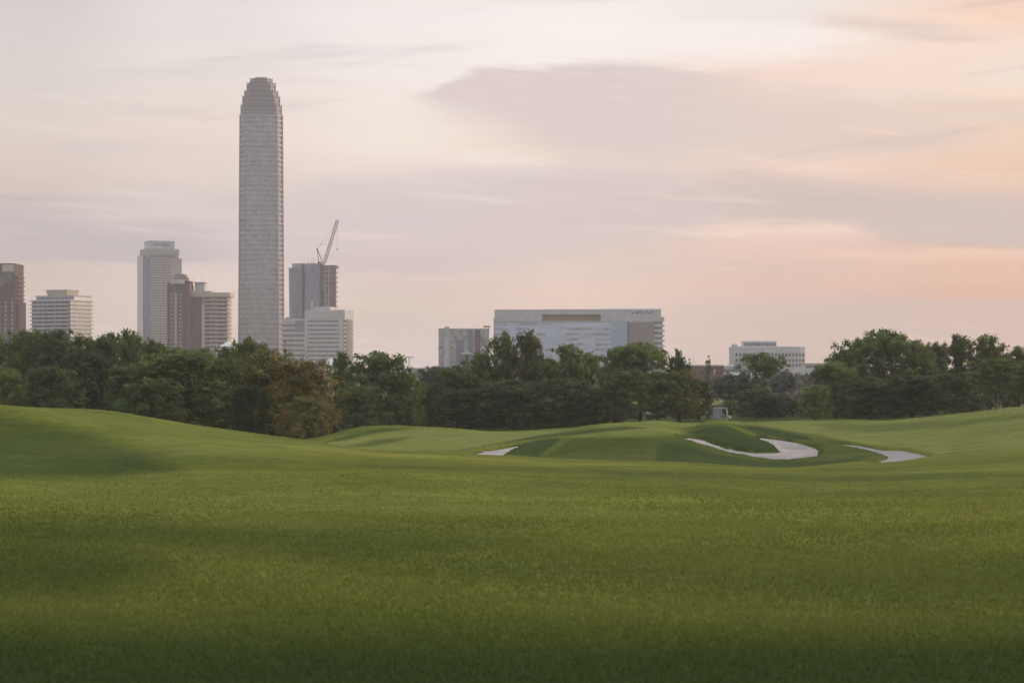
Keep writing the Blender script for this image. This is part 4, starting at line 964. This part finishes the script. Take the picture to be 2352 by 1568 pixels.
# -- wide glass office
def wide_office():
    D = 1300; t = thing('office_block', 'wide glass office with a grey fascia, long roof slot and bronze portal', 'office block', site(1326, D, back=20)); X = lambda v: m_(v - 1326, D)
    zf = zz(738, D); top = zz(709.5, D); y = -20
    obj('curtain_wall', MB().box(X(1133), X(1500), y, 20, 0, zf), M['pale'], t)
    # the fascia is built round its slot
    mb = MB(); mb.box(X(1133.5), X(1243), y - .8, 20, zf, top - .4); mb.box(X(1378), X(1516), y - .8, 20, zf, top)
    mb.box(X(1243), X(1378), y - .8, 20, zz(722, D), top - .2); mb.box(X(1243), X(1378), y - .8, y + 1.5, zf, zz(737, D))
    obj('fascia', mb, M['fascia'], t)
    obj('slot_louvres', MB().box(X(1243), X(1378), y + 3.0, y + 4, zz(737, D), zz(722, D)), M['recess'], t)
    obj('left_return', MB().box(X(1131.5), X(1133.5), y - .5, 19, 0, zz(729, D)), M['concrete'], t)
    fh = m_(11.7, D)
    me = MB().box(X(1133.6), X(1439), y - .12, y - .02, 0, .35).mesh('floor_band', M['fascia'])
    repeat('floor_band', me, t, [zf - .6 - k * fh for k in range(int(zf / fh))])
    # ribbons of open, darker windows, as they stand in the photograph
    for x0, x1, k in ((1133.6, 1171, 0), (1133.6, 1160, 1), (1184, 1204, 1), (1133.6, 1150, 2), (1240, 1262, 0), (1300, 1398, 1), (1298, 1330, 2), (1340, 1398, 2), (1296, 1326, 3), (1364, 1398, 3), (1230, 1250, 2),
                      (1133.6, 1160, 3), (1364, 1398, 4), (1310, 1340, 4), (1180, 1230, 0), (1200, 1226, 3), (1364, 1398, 5), (1250, 1290, 5)):
        z = zf - .6 - k * fh
        obj('ribbon_window', MB().box(X(x0), X(x1), y - .18, y - .02, z - fh * .55, z - .35), M['paleribbon'], t)
    obj('blue_panel', MB().box(X(1401), X(1438.5), y - .5, y - .3, 0, zf - .1), M['bluepanel'], t)
    pr = obj('portal', MB().box(X(1441), X(1500), y - .7, y - .05, 0, zf - .6), M['portal'], t)
    obj('portal_reveal', MB().box(X(1439), X(1441), y - .9, y - .05, 0, zf), M['darksteel'], pr)
    e0, e1 = X(1500), X(1523)
    obj('end_wall', MB().box(e0, e1 - 1, y + 1, 18, 0, zz(730, D)), M['ribbon'], t)
    obj('end_cornice', MB().box(X(1516), e1, y - .3, 19, zz(738, D), zz(728, D)), M['stone'], t)
    me = MB().box(e0 + .1, e1 + .3, y - .4, 18.5, 0, fh * .42).mesh('balcony_slab', M['offwhite']); repeat('balcony_slab', me, t, [zf - fh * (k + 1) for k in range(int(zf / fh))])
    # blue grey sign at the right end of the fascia; not legible in the photograph
    sx = 1448
    for q, (wd, lo, hi) in enumerate(((5, 0, .5), (1.2, .3, 1), (6, .0, .6), (5, .25, .8), (1.3, .5, 1), (4, .2, .55), (1.4, 0, 1), (3.5, .5, 1), (1.4, 0, 1), (5, .1, .5), (1.2, .2, 1), (4, .4, .8))):
        obj('sign_letter', MB().box(X(sx), X(sx + wd), y - 1.0, y - .75, zz(721, D) + lo * 2.2, zz(721, D) + hi * 2.2), M['ink'], t); sx += wd + 1.2
wide_office()

# -- white curved office
def curved_office():
    D = 1300; t = thing('office_block', 'white curved office with rows of small dark windows and a penthouse', 'office block', site(1763, D)); X = lambda v: m_(v - 1763, D)
    def plan(x0, x1, y0, n=10):
        w = x1 - x0
        return [(x0, 14), (x0, y0 + 2)] + [(x0 + w * (.30 + .62 * k / n), y0 + 2.0 * abs(k / n - .3) ** 2.0 * 6) for k in range(n + 1)] + [(x1, y0 + 9), (x1, 14)]
    top = zz(798, D); pl = plan(X(1680), X(1846.5), -14)
    obj('wall', MB().prism(pl, 0, top), M['offwhite'], t)
    obj('parapet', MB().ring([(x * 1.004, y * 1.01) for x, y in pl], [(x * .97, y * .95) for x, y in pl], top, top + .7), M['white'], t)
    ph = obj('penthouse', MB().prism(rect(m_(77, D), 14, X(1743)), top, zz(783.5, D), rect(m_(74, D), 13, X(1743))), M['offwhite'], t)
    me = MB().box(-.55, .55, -7.3, -6.6, 0, 2.0).mesh('penthouse_window', M['dark'])
    for k in range(12): place('penthouse_window', me, ph, (X(1709.5 + k * 6.1), 0, top + 1.1))
    obj('roof_unit', MB().box(X(1681), X(1692), -4, 4, top, zz(792, D)).tube((X(1684), 0, top), (X(1684), 0, zz(789, D)), .4), M['steelgrey'], t)
    me = MB().box(-.7, .7, -.3, .3, 0, 2.0).mesh('window', M['dark'])
    for bz in (818, 831, 842):
        for k in range(20):
            v = 1687 + k * 8.1; f = (X(v) - X(1680)) / (X(1846.5) - X(1680))
            if 1700 < v < 1728 and bz > 820 and bz < 835: continue
            u = min(1, max(0, (f - .30) / .62)); yy = -14 + 2.0 * abs(u - .3) ** 2 * 6 if f > .3 else -12 + (f / .3) * (-2 + 1.08)
            place('window', me, t, (X(v), yy - .02, zz(bz, D)))
    obj('ribbon_window', MB().box(X(1706), X(1726), -14.6, -13.4, zz(818.5, D), zz(812, D)), M['dark'], t)
curved_office()
def low_wing(X0, X1, Y, D, label, mat, strip=None):
    t = thing('low_building', label, 'building', site((X0 + X1) / 2, D)); w = m_(X1 - X0, D); z = zz(Y, D)
    obj('wall', MB().box(-w / 2, w / 2, -7, 7, 0, z - .6), M[mat], t)
    obj('roof_edge', MB().box(-w / 2 - .4, w / 2 + .4, -7.4, 7.4, z - .6, z), M['concrete'], t)
    if strip: obj('ribbon_window', MB().box(-w / 2 + .6, w / 2 - .6, -7.15, -6.9, z - 2.6, z - 1.3), M['ribbon'], t)
    return t
low_wing(1843, 1900, 834, 1100, 'long low pale wing right of the white curved office', 'offwhite', True)
t = low_wing(1655, 1702, 841, 900, 'low white flat roofed building left of the white curved office', 'white', True)
obj('roof_unit', MB().box(-1.5, 3.5, -3, 3, zz(841, 900), zz(837, 900)), M['white'], t)
low_wing(948, 990, 845, 800, 'low pale building under the far treeline in the skyline gap', 'offwhite', True)
def brick_building():
    D = 620; t = thing('brick_building', 'red brick building behind the small dark conifer', 'building', site(1618, D)); w = m_(78, D); X = lambda v: m_(v - 1618, D)
    z = zz(838, D)
    obj('wall', MB().box(-w / 2, w / 2, -6, 6, 0, z - .5), M['brick'], t)
    obj('parapet', MB().box(-w / 2 - .2, w / 2 + .2, -6.2, 6.2, z - .5, z), M['stone'], t)
    obj('window', MB().box(X(1634), X(1638.5), -6.15, -5.9, zz(862, D), zz(848, D)), M['offwhite'], t)
    for v in (1592, 1606, 1648): obj('window', MB().box(X(v), X(v + 3.5), -6.1, -5.9, zz(862, D), zz(852, D)), M['dark'], t)
brick_building()

# ------------------------------------------------------------------ small things on the course
def wheel(t, x, y, r=.24):
    w = MB().tube((x - .09, y, r), (x + .09, y, r), r, r, 14)
    o = obj('wheel', w, M['tyre'], t); obj('rim', MB().tube((x - .1, y, r), (x + .1, y, r), r * .55, r * .55, 10), M['white'], o)
def golf_cart():
    D = 268; x = (1659 - CX) / F * D
    t = thing('utility_cart', 'small white utility cart with a boxy grey cover among the trees', 'cart', (x, D, H(x, D)), math.radians(78))
    # local: length along y (front at -y), so a turn of about 80 degrees shows its side
    s = .68
    obj('chassis', MB().profile([(-1.15, .30), (-1.2, .55), (-.95, .78), (-.6, .80), (-.5, .42), (.25, .42), (.3, .78), (1.2, .78), (1.25, .42), (1.1, .30)], -.58, .58), M['fascia'], t)
    obj('seat', MB().box(-.5, .5, .1, .55, .78, .95).box(-.5, .5, .5, .65, .95, 1.35), M['seat'], t)
    obj('rear_cover', MB().profile([(.0, .80), (1.25, .80), (1.22, 1.72), (.1, 1.74)], -.56, .56), M['greycover'], t)
    obj('roof', MB().profile([(-.72, 1.76), (-.6, 1.83), (1.25, 1.83), (1.3, 1.75)], -.62, .62), M['fascia'], t)
    for a in (-.54, .54): obj('roof_post', MB().tube((a, -.75, .8), (a, -.55, 1.78), .035), M['fascia'], t)
    obj('windscreen', MB().profile([(-.77, .82), (-.58, 1.7), (-.56, 1.7), (-.74, .82)], -.5, .5), M['greycover'], t)
    obj('steering_wheel', MB().tube((-.2, -.42, 1.02), (-.2, -.47, 1.05), .17, .17, 12), M['tyre'], t)
    for a in (-.52, .52):
        for b in (-.82, .82): wheel(t, a, b)
golf_cart()
def car(X, D, rz, label):
    x = (X - CX) / F * D
    t = thing('parked_car', label, 'car', (x, D, H(x, D)), rz, 'white cars parked behind the tree trunks')
    obj('body', MB().profile([(-2.1, .35), (-2.15, .65), (-1.9, .82), (-1.0, .92), (1.9, .95), (2.1, .75), (2.1, .35)], -.86, .86), M['white'], t)
    cab = obj('cabin', MB().profile([(-1.0, .92), (-.4, 1.40), (1.1, 1.44), (1.75, .96)], -.74, .74), M['white'], t)
    obj('side_window', MB().profile([(-.8, .97), (-.35, 1.34), (.3, 1.36), (.3, .97)], -.76, .76), M['carglass'], cab)
    obj('side_window', MB().profile([(.38, .97), (.38, 1.36), (1.05, 1.37), (1.5, .99)], -.76, .76), M['carglass'], cab)
    for a in (-.8, .8):
        for b in (-1.35, 1.35): wheel(t, a, b, .32)
car(1500, 330, math.radians(85), 'white parked car glimpsed between the second and third bare trunks')
car(1549, 345, math.radians(95), 'white parked car glimpsed right of the third bare trunk')
def post():
    D = 196; x = (2298 - CX) / F * D; t = thing('marker_post', 'slim grey post with a white foot on the right hand slope', 'post', (x, D, H(x, D)))
    obj('pole', MB().tube((0, 0, -.05), (0, 0, 1.25), .025, .02, 8), M['steelgrey'], t)
    obj('white_foot', MB().prism(rect(.14, .14), 0, .2, rect(.10, .10)), M['fascia'], t)
post()
def flower_bed():
    C = []; R = []
    for _ in range(26):
        D = rnd.uniform(288, 300); X = rnd.uniform(1572, 1632); x = (X - CX) / F * D; C.append((x, D, H(x, D) + rnd.uniform(.1, .7))); R.append(rnd.uniform(.16, .4))
    C, R = np.array(C), np.array(R); tint = np.where(rng.random((len(C), 1)) < .5, .8, .3) * np.ones((1, 3))
    p, n, s, tt = clumps_to_leaves(C, R, np.full(len(C), 26), .10, tint)
    o = place('pale_flowers', leaf_mesh('pale_flowers', p, n, s, tt)); o.color = (.42, .42, .36, 1)
    tag(o, 'pale flowering ground cover left of the utility cart', 'flowers', kind='stuff')
flower_bed()

# ------------------------------------------------------------------ sky
SUN_AZ, SUN_EL = math.radians(60), math.radians(10)
W = bpy.data.worlds.new('World'); S.world = W; W.use_nodes = True
nt = W.node_tree; nt.nodes.clear()
def N(t, **k):
    n = nt.nodes.new(t)
    for a, b in k.items(): setattr(n, a, b)
    return n
def ma(op, a, b=None, c=None, clamp=False):
    n = N('ShaderNodeMath', operation=op, use_clamp=clamp)
    for i, v in enumerate((a, b, c)):
        if v is None: continue
        if isinstance(v, (int, float)): n.inputs[i].default_value = v
        else: nt.links.new(v, n.inputs[i])
    return n.outputs[0]
def sstep(v, a, b):
    n = N('ShaderNodeMapRange', interpolation_type='SMOOTHSTEP')
    nt.links.new(v, n.inputs[0]); n.inputs[1].default_value = a; n.inputs[2].default_value = b
    return n.outputs[0]
def mixc(f, a, b):
    n = N('ShaderNodeMix', data_type='RGBA')
    if isinstance(f, (int, float)): n.inputs[0].default_value = f
    else: nt.links.new(f, n.inputs[0])
    for i, v in ((6, a), (7, b)):
        if isinstance(v, tuple): n.inputs[i].default_value = (*v, 1)
        else: nt.links.new(v, n.inputs[i])
    return n.outputs[2]
tc = N('ShaderNodeTexCoord'); sep = N('ShaderNodeSeparateXYZ'); nt.links.new(tc.outputs['Generated'], sep.inputs[0])
dx, dy, dz = sep.outputs
az = ma('ARCTAN2', dx, dy); el = ma('ARCSINE', dz)
# world bearings in thousands, as in the measures above: SX grows to the right, SY downwards
SX = ma('MULTIPLY_ADD', az, F / 1000, CX / 1000); SY = ma('MULTIPLY_ADD', el, -F / 1000, HY / 1000)
def noise2(sx, sy, detail=5, rough=.55, off=0.0, w=0.0):
    cmb = N('ShaderNodeCombineXYZ')
    nt.links.new(ma('MULTIPLY_ADD', SX, sx, off), cmb.inputs[0]); nt.links.new(ma('MULTIPLY_ADD', ma('MULTIPLY_ADD', SX, w, SY), sy, off * 1.7), cmb.inputs[1])
    n = N('ShaderNodeTexNoise'); n.inputs['Scale'].default_value = 1; n.inputs['Detail'].default_value = detail; n.inputs['Roughness'].default_value = rough
    nt.links.new(cmb.outputs[0], n.inputs['Vector']); return ma('SUBTRACT', n.outputs['Fac'], .5)
wa = noise2(1.6, 7.5, 5, .55, 3.1, -.06); wb = noise2(5.0, 34, 6, .6, 7.7, -.05); wc = noise2(14, 60, 4, .6, 1.2, -.05)
warpY = ma('ADD', ma('MULTIPLY', wa, .045), ma('ADD', ma('MULTIPLY', wb, .030), ma('MULTIPLY', wc, .016))); warpX = ma('ADD', ma('MULTIPLY', wa, .10), ma('MULTIPLY', wb, .10))
PX = ma('ADD', SX, warpX); PY = ma('ADD', SY, warpY)
def ramp(v, stops):
    r = N('ShaderNodeValToRGB'); e = r.color_ramp.elements
    lo, hi = stops[0][0], stops[-1][0]
    mr = N('ShaderNodeMapRange'); nt.links.new(v, mr.inputs[0]); mr.inputs[1].default_value = lo; mr.inputs[2].default_value = hi
    nt.links.new(mr.outputs[0], r.inputs[0])
    e[0].color = (*lin(stops[0][1]), 1); e[1].color = (*lin(stops[-1][1]), 1)
    for p, c in stops[1:-1]:
        x = e.new((p - lo) / (hi - lo)); x.color = (*lin(c), 1)
    return r.outputs[0]
far_up = [(-6.0, (240, 243, 248)), (-2.5, (243, 242, 245))]
def colramp(stops): return ramp(PY, far_up + [(p / 1000, c) for p, c in stops] + [(1.6, (175, 164, 164))])
COLUMNS = [
 (.085, [(-700, (198, 194, 200)), (0, (206, 197, 196)), (100, (211, 203, 202)), (200, (214, 206, 201)), (340, (219, 206, 197)), (400, (212, 197, 189)), (445, (204, 189, 182)), (500, (191, 180, 180)), (580, (181, 171, 173)), (612, (206, 187, 180)), (660, (209, 189, 180)), (720, (208, 191, 183)), (860, (206, 191, 186))]),
 (.453, [(-700, (208, 203, 207)), (0, (222, 215, 216)), (150, (229, 222, 217)), (260, (230, 217, 209)), (300, (235, 218, 208)), (380, (227, 212, 204)), (440, (222, 208, 199)), (462, (205, 195, 195)), (490, (229, 212, 204)), (520, (208, 197, 196)), (592, (203, 193, 194)), (612, (227, 209, 200)), (680, (225, 206, 197)), (860, (210, 194, 190))]),
 (.918, [(-700, (224, 219, 220)), (0, (240, 233, 231)), (150, (242, 235, 231)), (240, (244, 233, 224)), (340, (245, 233, 221)), (390, (238, 222, 213)), (430, (221, 207, 205)), (470, (214, 203, 198)), (520, (205, 194, 196)), (545, (216, 200, 195)), (580, (205, 190, 190)), (640, (216, 195, 188)), (700, (216, 196, 186)), (860, (214, 198, 194))]),
 (1.31, [(-700, (236, 228, 227)), (0, (242, 234, 232)), (60, (248, 240, 237)), (165, (247, 240, 235)), (240, (232, 214, 208)), (320, (231, 211, 201)), (372, (239, 218, 204)), (388, (220, 206, 202)), (450, (216, 200, 196)), (520, (217, 197, 189)), (600, (222, 200, 190)), (680, (231, 204, 189)), (730, (222, 199, 189)), (860, (218, 196, 189))]),
 (1.80, [(-700, (238, 228, 224)), (0, (238, 231, 228)), (50, (234, 226, 220)), (90, (246, 238, 233)), (140, (248, 237, 230)), (162, (244, 217, 204)), (230, (232, 211, 200)), (300, (231, 207, 195)), (370, (238, 211, 194)), (395, (247, 216, 198)), (430, (225, 200, 188)), (480, (209, 188, 180)), (530, (239, 207, 189)), (570, (233, 197, 182)), (620, (219, 190, 176)), (668, (228, 190, 173)), (692, (211, 186, 177)), (860, (209, 186, 177))]),
 (2.315, [(-700, (226, 204, 194)), (0, (206, 180, 169)), (25, (240, 206, 189)), (100, (243, 209, 185)), (140, (241, 223, 209)), (230, (239, 223, 208)), (265, (229, 203, 183)), (280, (227, 209, 192)), (330, (241, 209, 184)), (420, (231, 192, 166)), (460, (233, 201, 180)), (490, (200, 174, 164)), (558, (194, 166, 153)), (577, (231, 186, 161)), (620, (233, 183, 156)), (680, (226, 177, 154)), (705, (211, 175, 155)), (860, (205, 174, 158))]),
]
base = None
for (x, st), prev in zip(COLUMNS, [None] + COLUMNS[:-1]):
    r = colramp(st); base = r if base is None else mixc(sstep(PX, prev[0], x), base, r)
def curve(pts):
    n = N('ShaderNodeFloatCurve'); c = n.mapping.curves[0]
    nrm = [((x / 1000 + .4) / 3.2, y / 1000) for x, y in pts]
    c.points[0].location, c.points[1].location = nrm[0], nrm[-1]
    for p in nrm[1:-1]: c.points.new(*p)
    n.mapping.use_clip = False; n.mapping.update()
    nt.links.new(ma('MULTIPLY_ADD', PX, 1 / 3.2, .125), n.inputs['Value']); return n.outputs[0]
def band(top, bot, st, sb, colour, strength, fx=.12):
    """a cloud bank between two drawn edges with their own softness"""
    x0, x1 = top[0][0] / 1000, top[-1][0] / 1000
    m = ma('MULTIPLY', sstep(ma('SUBTRACT', PY, curve(top)), -st, st), ma('SUBTRACT', 1, sstep(ma('SUBTRACT', PY, curve(bot)), -sb, sb)))
    ends = ma('MULTIPLY', sstep(PX, x0, x0 + fx), ma('SUBTRACT', 1, sstep(PX, x1 - fx, x1)))
    mottle = ma('MULTIPLY_ADD', ma('ADD', wb, wc), .9, 1.0, clamp=True)
    return ma('MULTIPLY', ma('MULTIPLY', m, ends), ma('MULTIPLY', mottle, strength)), lin(colour)
def thin(pts, h, colour, strength, fx=.12): return band([(x, y - h) for x, y in pts], [(x, y + h) for x, y in pts], h / 900, h / 900, colour, strength, fx)
sky_ = base
for m, c in [
    band([(880, 222), (960, 214), (1041, 186), (1152, 165), (1320, 158), (1487, 162), (1600, 176), (1710, 190), (2000, 215)], [(880, 226), (960, 236), (1041, 262), (1152, 284), (1236, 322), (1310, 352), (1500, 372), (1700, 360), (2000, 300)], .013, .05, (215, 200, 197), 1.0, .14),
    band([(1450, 172), (1710, 190), (1900, 226), (2150, 290), (2350, 330)], [(1450, 374), (1700, 378), (1900, 366), (2150, 354), (2350, 345)], .02, .03, (224, 203, 193), .8, .3),
    band([(1550, 190), (1690, 192), (1800, 162), (1960, 125), (2150, 108), (2500, 112)], [(1550, 195), (1690, 225), (1800, 235), (2000, 228), (2150, 190), (2500, 140)], .03, .04, (243, 217, 204), .75, .25),
    band([(1150, 400), (1500, 430), (1700, 405), (1900, 425), (2100, 452), (2600, 490)], [(1150, 420), (1500, 470), (1700, 505), (1900, 530), (2100, 560), (2600, 575)], .025, .012, (203, 184, 179), .95, .35),
    band([(-400, 480), (0, 492), (200, 508), (460, 522), (600, 560)], [(-400, 602), (0, 602), (460, 603), (600, 595)], .02, .006, (184, 174, 178), .85, .2),
    band([(350, 470), (700, 430), (1000, 405), (1400, 400), (1800, 420)], [(350, 560), (700, 590), (1000, 600), (1400, 570), (1800, 540)], .03, .03, (210, 196, 197), .6, .35),
    band([(1700, 700), (2000, 696), (2600, 696)], [(1700, 860), (2000, 880), (2600, 900)], .008, .05, (208, 184, 176), .7, .3),
    thin([(-300, 458), (0, 462), (200, 469)], 9, (181, 171, 174), .85, .12), thin([(1560, 516), (1800, 526), (2040, 544)], 12, (247, 217, 199), .95),
    thin([(1750, 578), (2000, 590), (2600, 578)], 13, (243, 204, 182), .85, .2), thin([(1780, 50), (2000, 78), (2280, 106)], 14, (220, 199, 190), .9, .2), thin([(1960, 98), (2120, 112), (2330, 122)], 8, (218, 196, 185), .7, .15), band([(2080, -60), (2250, -50), (2700, -50)], [(2080, -6), (2230, 14), (2330, 26), (2700, 40)], .012, .012, (205, 182, 173), .85, .15), thin([(1700, 452), (1950, 470), (2300, 505)], 12, (195, 176, 172), .6, .25), thin([(1150, 505), (1500, 498), (1800, 512)], 14, (204, 189, 189), .6, .25),
    thin([(2020, 256), (2200, 262), (2500, 276)], 8, (226, 203, 187), .9, .2), thin([(1820, 322), (2000, 332), (2220, 344)], 22, (221, 198, 187), .8, .18),
    thin([(630, 533), (800, 541), (1010, 549)], 5, (230, 212, 204), .8, .15), thin([(870, 438), (1050, 454), (1280, 468)], 6, (233, 218, 211), .8, .15),
    thin([(190, 268), (350, 274), (560, 268)], 13, (216, 204, 200), .6, .15), thin([(520, 184), (680, 190), (840, 196)], 9, (230, 217, 212), .7, .12),
    thin([(950, 352), (1100, 368), (1330, 380)], 18, (248, 237, 227), .7, .15), thin([(380, 455), (560, 462), (700, 470)], 11, (207, 196, 198), .6, .12),
    thin([(1700, 630), (2100, 640), (2600, 640)], 22, (230, 190, 170), .5, .3), thin([(780, 640), (1100, 636), (1400, 642)], 7, (228, 206, 196), .6, .15)]:
    sky_ = mixc(m, sky_, c)
# wisps: torn strands of paler and of greyer cloud, thicker toward the sunset
w1 = noise2(1.5, 17, 7, .62, 11.3, -.10); w2 = noise2(1.1, 13, 7, .6, 23.9, .09)
amt = ma('MULTIPLY_ADD', sstep(SX, .4, 2.2), .5, .45)
sky_ = mixc(ma('MULTIPLY', sstep(w1, .04, .26), amt), sky_, mixc(sstep(SX, .8, 2.2), lin((242, 230, 222)), lin((250, 219, 198))))
sky_ = mixc(ma('MULTIPLY', sstep(w2, .05, .26), ma('MULTIPLY', amt, 1.05)), sky_, mixc(sstep(SX, .6, 2.2), lin((197, 186, 190)), lin((206, 182, 175))))
# fine streaks
streak = ma('MULTIPLY_ADD', noise2(2.2, 24, 7, .62, 5.5, -.06), .09, 1.0)
vm = N('ShaderNodeVectorMath', operation='SCALE'); nt.links.new(sky_, vm.inputs[0]); nt.links.new(streak, vm.inputs['Scale'])
nish = N('ShaderNodeTexSky', sky_type='NISHITA'); nish.sun_disc = False; nish.sun_elevation = SUN_EL; nish.sun_rotation = SUN_AZ; nish.dust_density = 2.5
ns = N('ShaderNodeVectorMath', operation='SCALE'); nt.links.new(nish.outputs[0], ns.inputs[0]); ns.inputs['Scale'].default_value = .09
hs = N('ShaderNodeHueSaturation'); nt.links.new(vm.outputs[0], hs.inputs['Color']); hs.inputs['Saturation'].default_value = 1.12; hs.inputs['Value'].default_value = 1.015
final = mixc(.94, ns.outputs[0], hs.outputs[0])
up = ramp(ma('MULTIPLY', SY, 1), [(-6.0, (236, 240, 248)), (-2.5, (212, 218, 234)), (.8, (190, 193, 212)), (1.6, (150, 150, 160))])
final = mixc(sstep(dy, .45, -.5), final, up)                       # the eastern half of the sky is dimmer and bluer
# the glow of the low sun behind thin cloud, well to the right of the view
dot = N('ShaderNodeVectorMath', operation='DOT_PRODUCT'); nt.links.new(tc.outputs['Generated'], dot.inputs[0])
dot.inputs[1].default_value = (math.sin(SUN_AZ) * math.cos(SUN_EL), math.cos(SUN_AZ) * math.cos(SUN_EL), math.sin(SUN_EL))
glow = ma('MULTIPLY', ma('EXPONENT', ma('MULTIPLY', ma('SUBTRACT', 1, dot.outputs['Value']), -24)), 6.5)
gc = N('ShaderNodeVectorMath', operation='SCALE'); gc.inputs[0].default_value = (1.0, .70, .46); nt.links.new(glow, gc.inputs['Scale'])
ga = N('ShaderNodeVectorMath', operation='ADD'); nt.links.new(final, ga.inputs[0]); nt.links.new(gc.outputs[0], ga.inputs[1]); final = ga.outputs[0]
bg = N('ShaderNodeBackground'); nt.links.new(final, bg.inputs[0]); bg.inputs[1].default_value = 1.0
ow = N('ShaderNodeOutputWorld'); nt.links.new(bg.outputs[0], ow.inputs[0])

sun = bpy.data.lights.new('sun', 'SUN'); sun.energy = 1.5; sun.angle = math.radians(10); sun.color = (1.0, .80, .60)
so = bpy.data.objects.new('sun', sun); COL.objects.link(so)
so.rotation_euler = Vector((math.sin(SUN_AZ) * math.cos(SUN_EL), math.cos(SUN_AZ) * math.cos(SUN_EL), math.sin(SUN_EL))).to_track_quat('Z', 'Y').to_euler()

# ------------------------------------------------------------------ air
def haze():
    mb = MB().box(-3040, 3040, -3040, 3040, -25, 300)
    m = bpy.data.materials.new('haze_air'); m.use_nodes = True; t = m.node_tree; t.nodes.clear()
    v = t.nodes.new('ShaderNodeVolumePrincipled'); v.inputs['Color'].default_value = (.84, .82, .88, 1); v.inputs['Density'].default_value = .00018; v.inputs['Anisotropy'].default_value = .1
    o = t.nodes.new('ShaderNodeOutputMaterial'); t.links.new(v.outputs[0], o.inputs['Volume'])
    h = obj('haze', mb, m); tag(h, 'thin pinkish evening haze over the course and city', 'haze', kind='stuff')
haze()

# ------------------------------------------------------------------ camera and render settings
cam = bpy.data.cameras.new('camera'); co = bpy.data.objects.new('camera', cam); COL.objects.link(co); S.camera = co
co.location = (0, 0, 0); co.rotation_euler = (math.radians(90), 0, 0)
cam.sensor_width = 36; cam.lens = 36 * F / 2352; cam.shift_y = (HY - 784) / 2352; cam.clip_start = .1; cam.clip_end = 12000
cam.dof.use_dof = True; cam.dof.focus_distance = 420; cam.dof.aperture_fstop = 4
S.view_settings.view_transform = 'Standard'; S.view_settings.look = 'None'; S.view_settings.exposure = .22; S.view_settings.gamma = 1
S.cycles.use_denoising = True
S.cycles.max_bounces = 6; S.cycles.diffuse_bounces = 3; S.cycles.volume_bounces = 1; S.cycles.transparent_max_bounces = 4
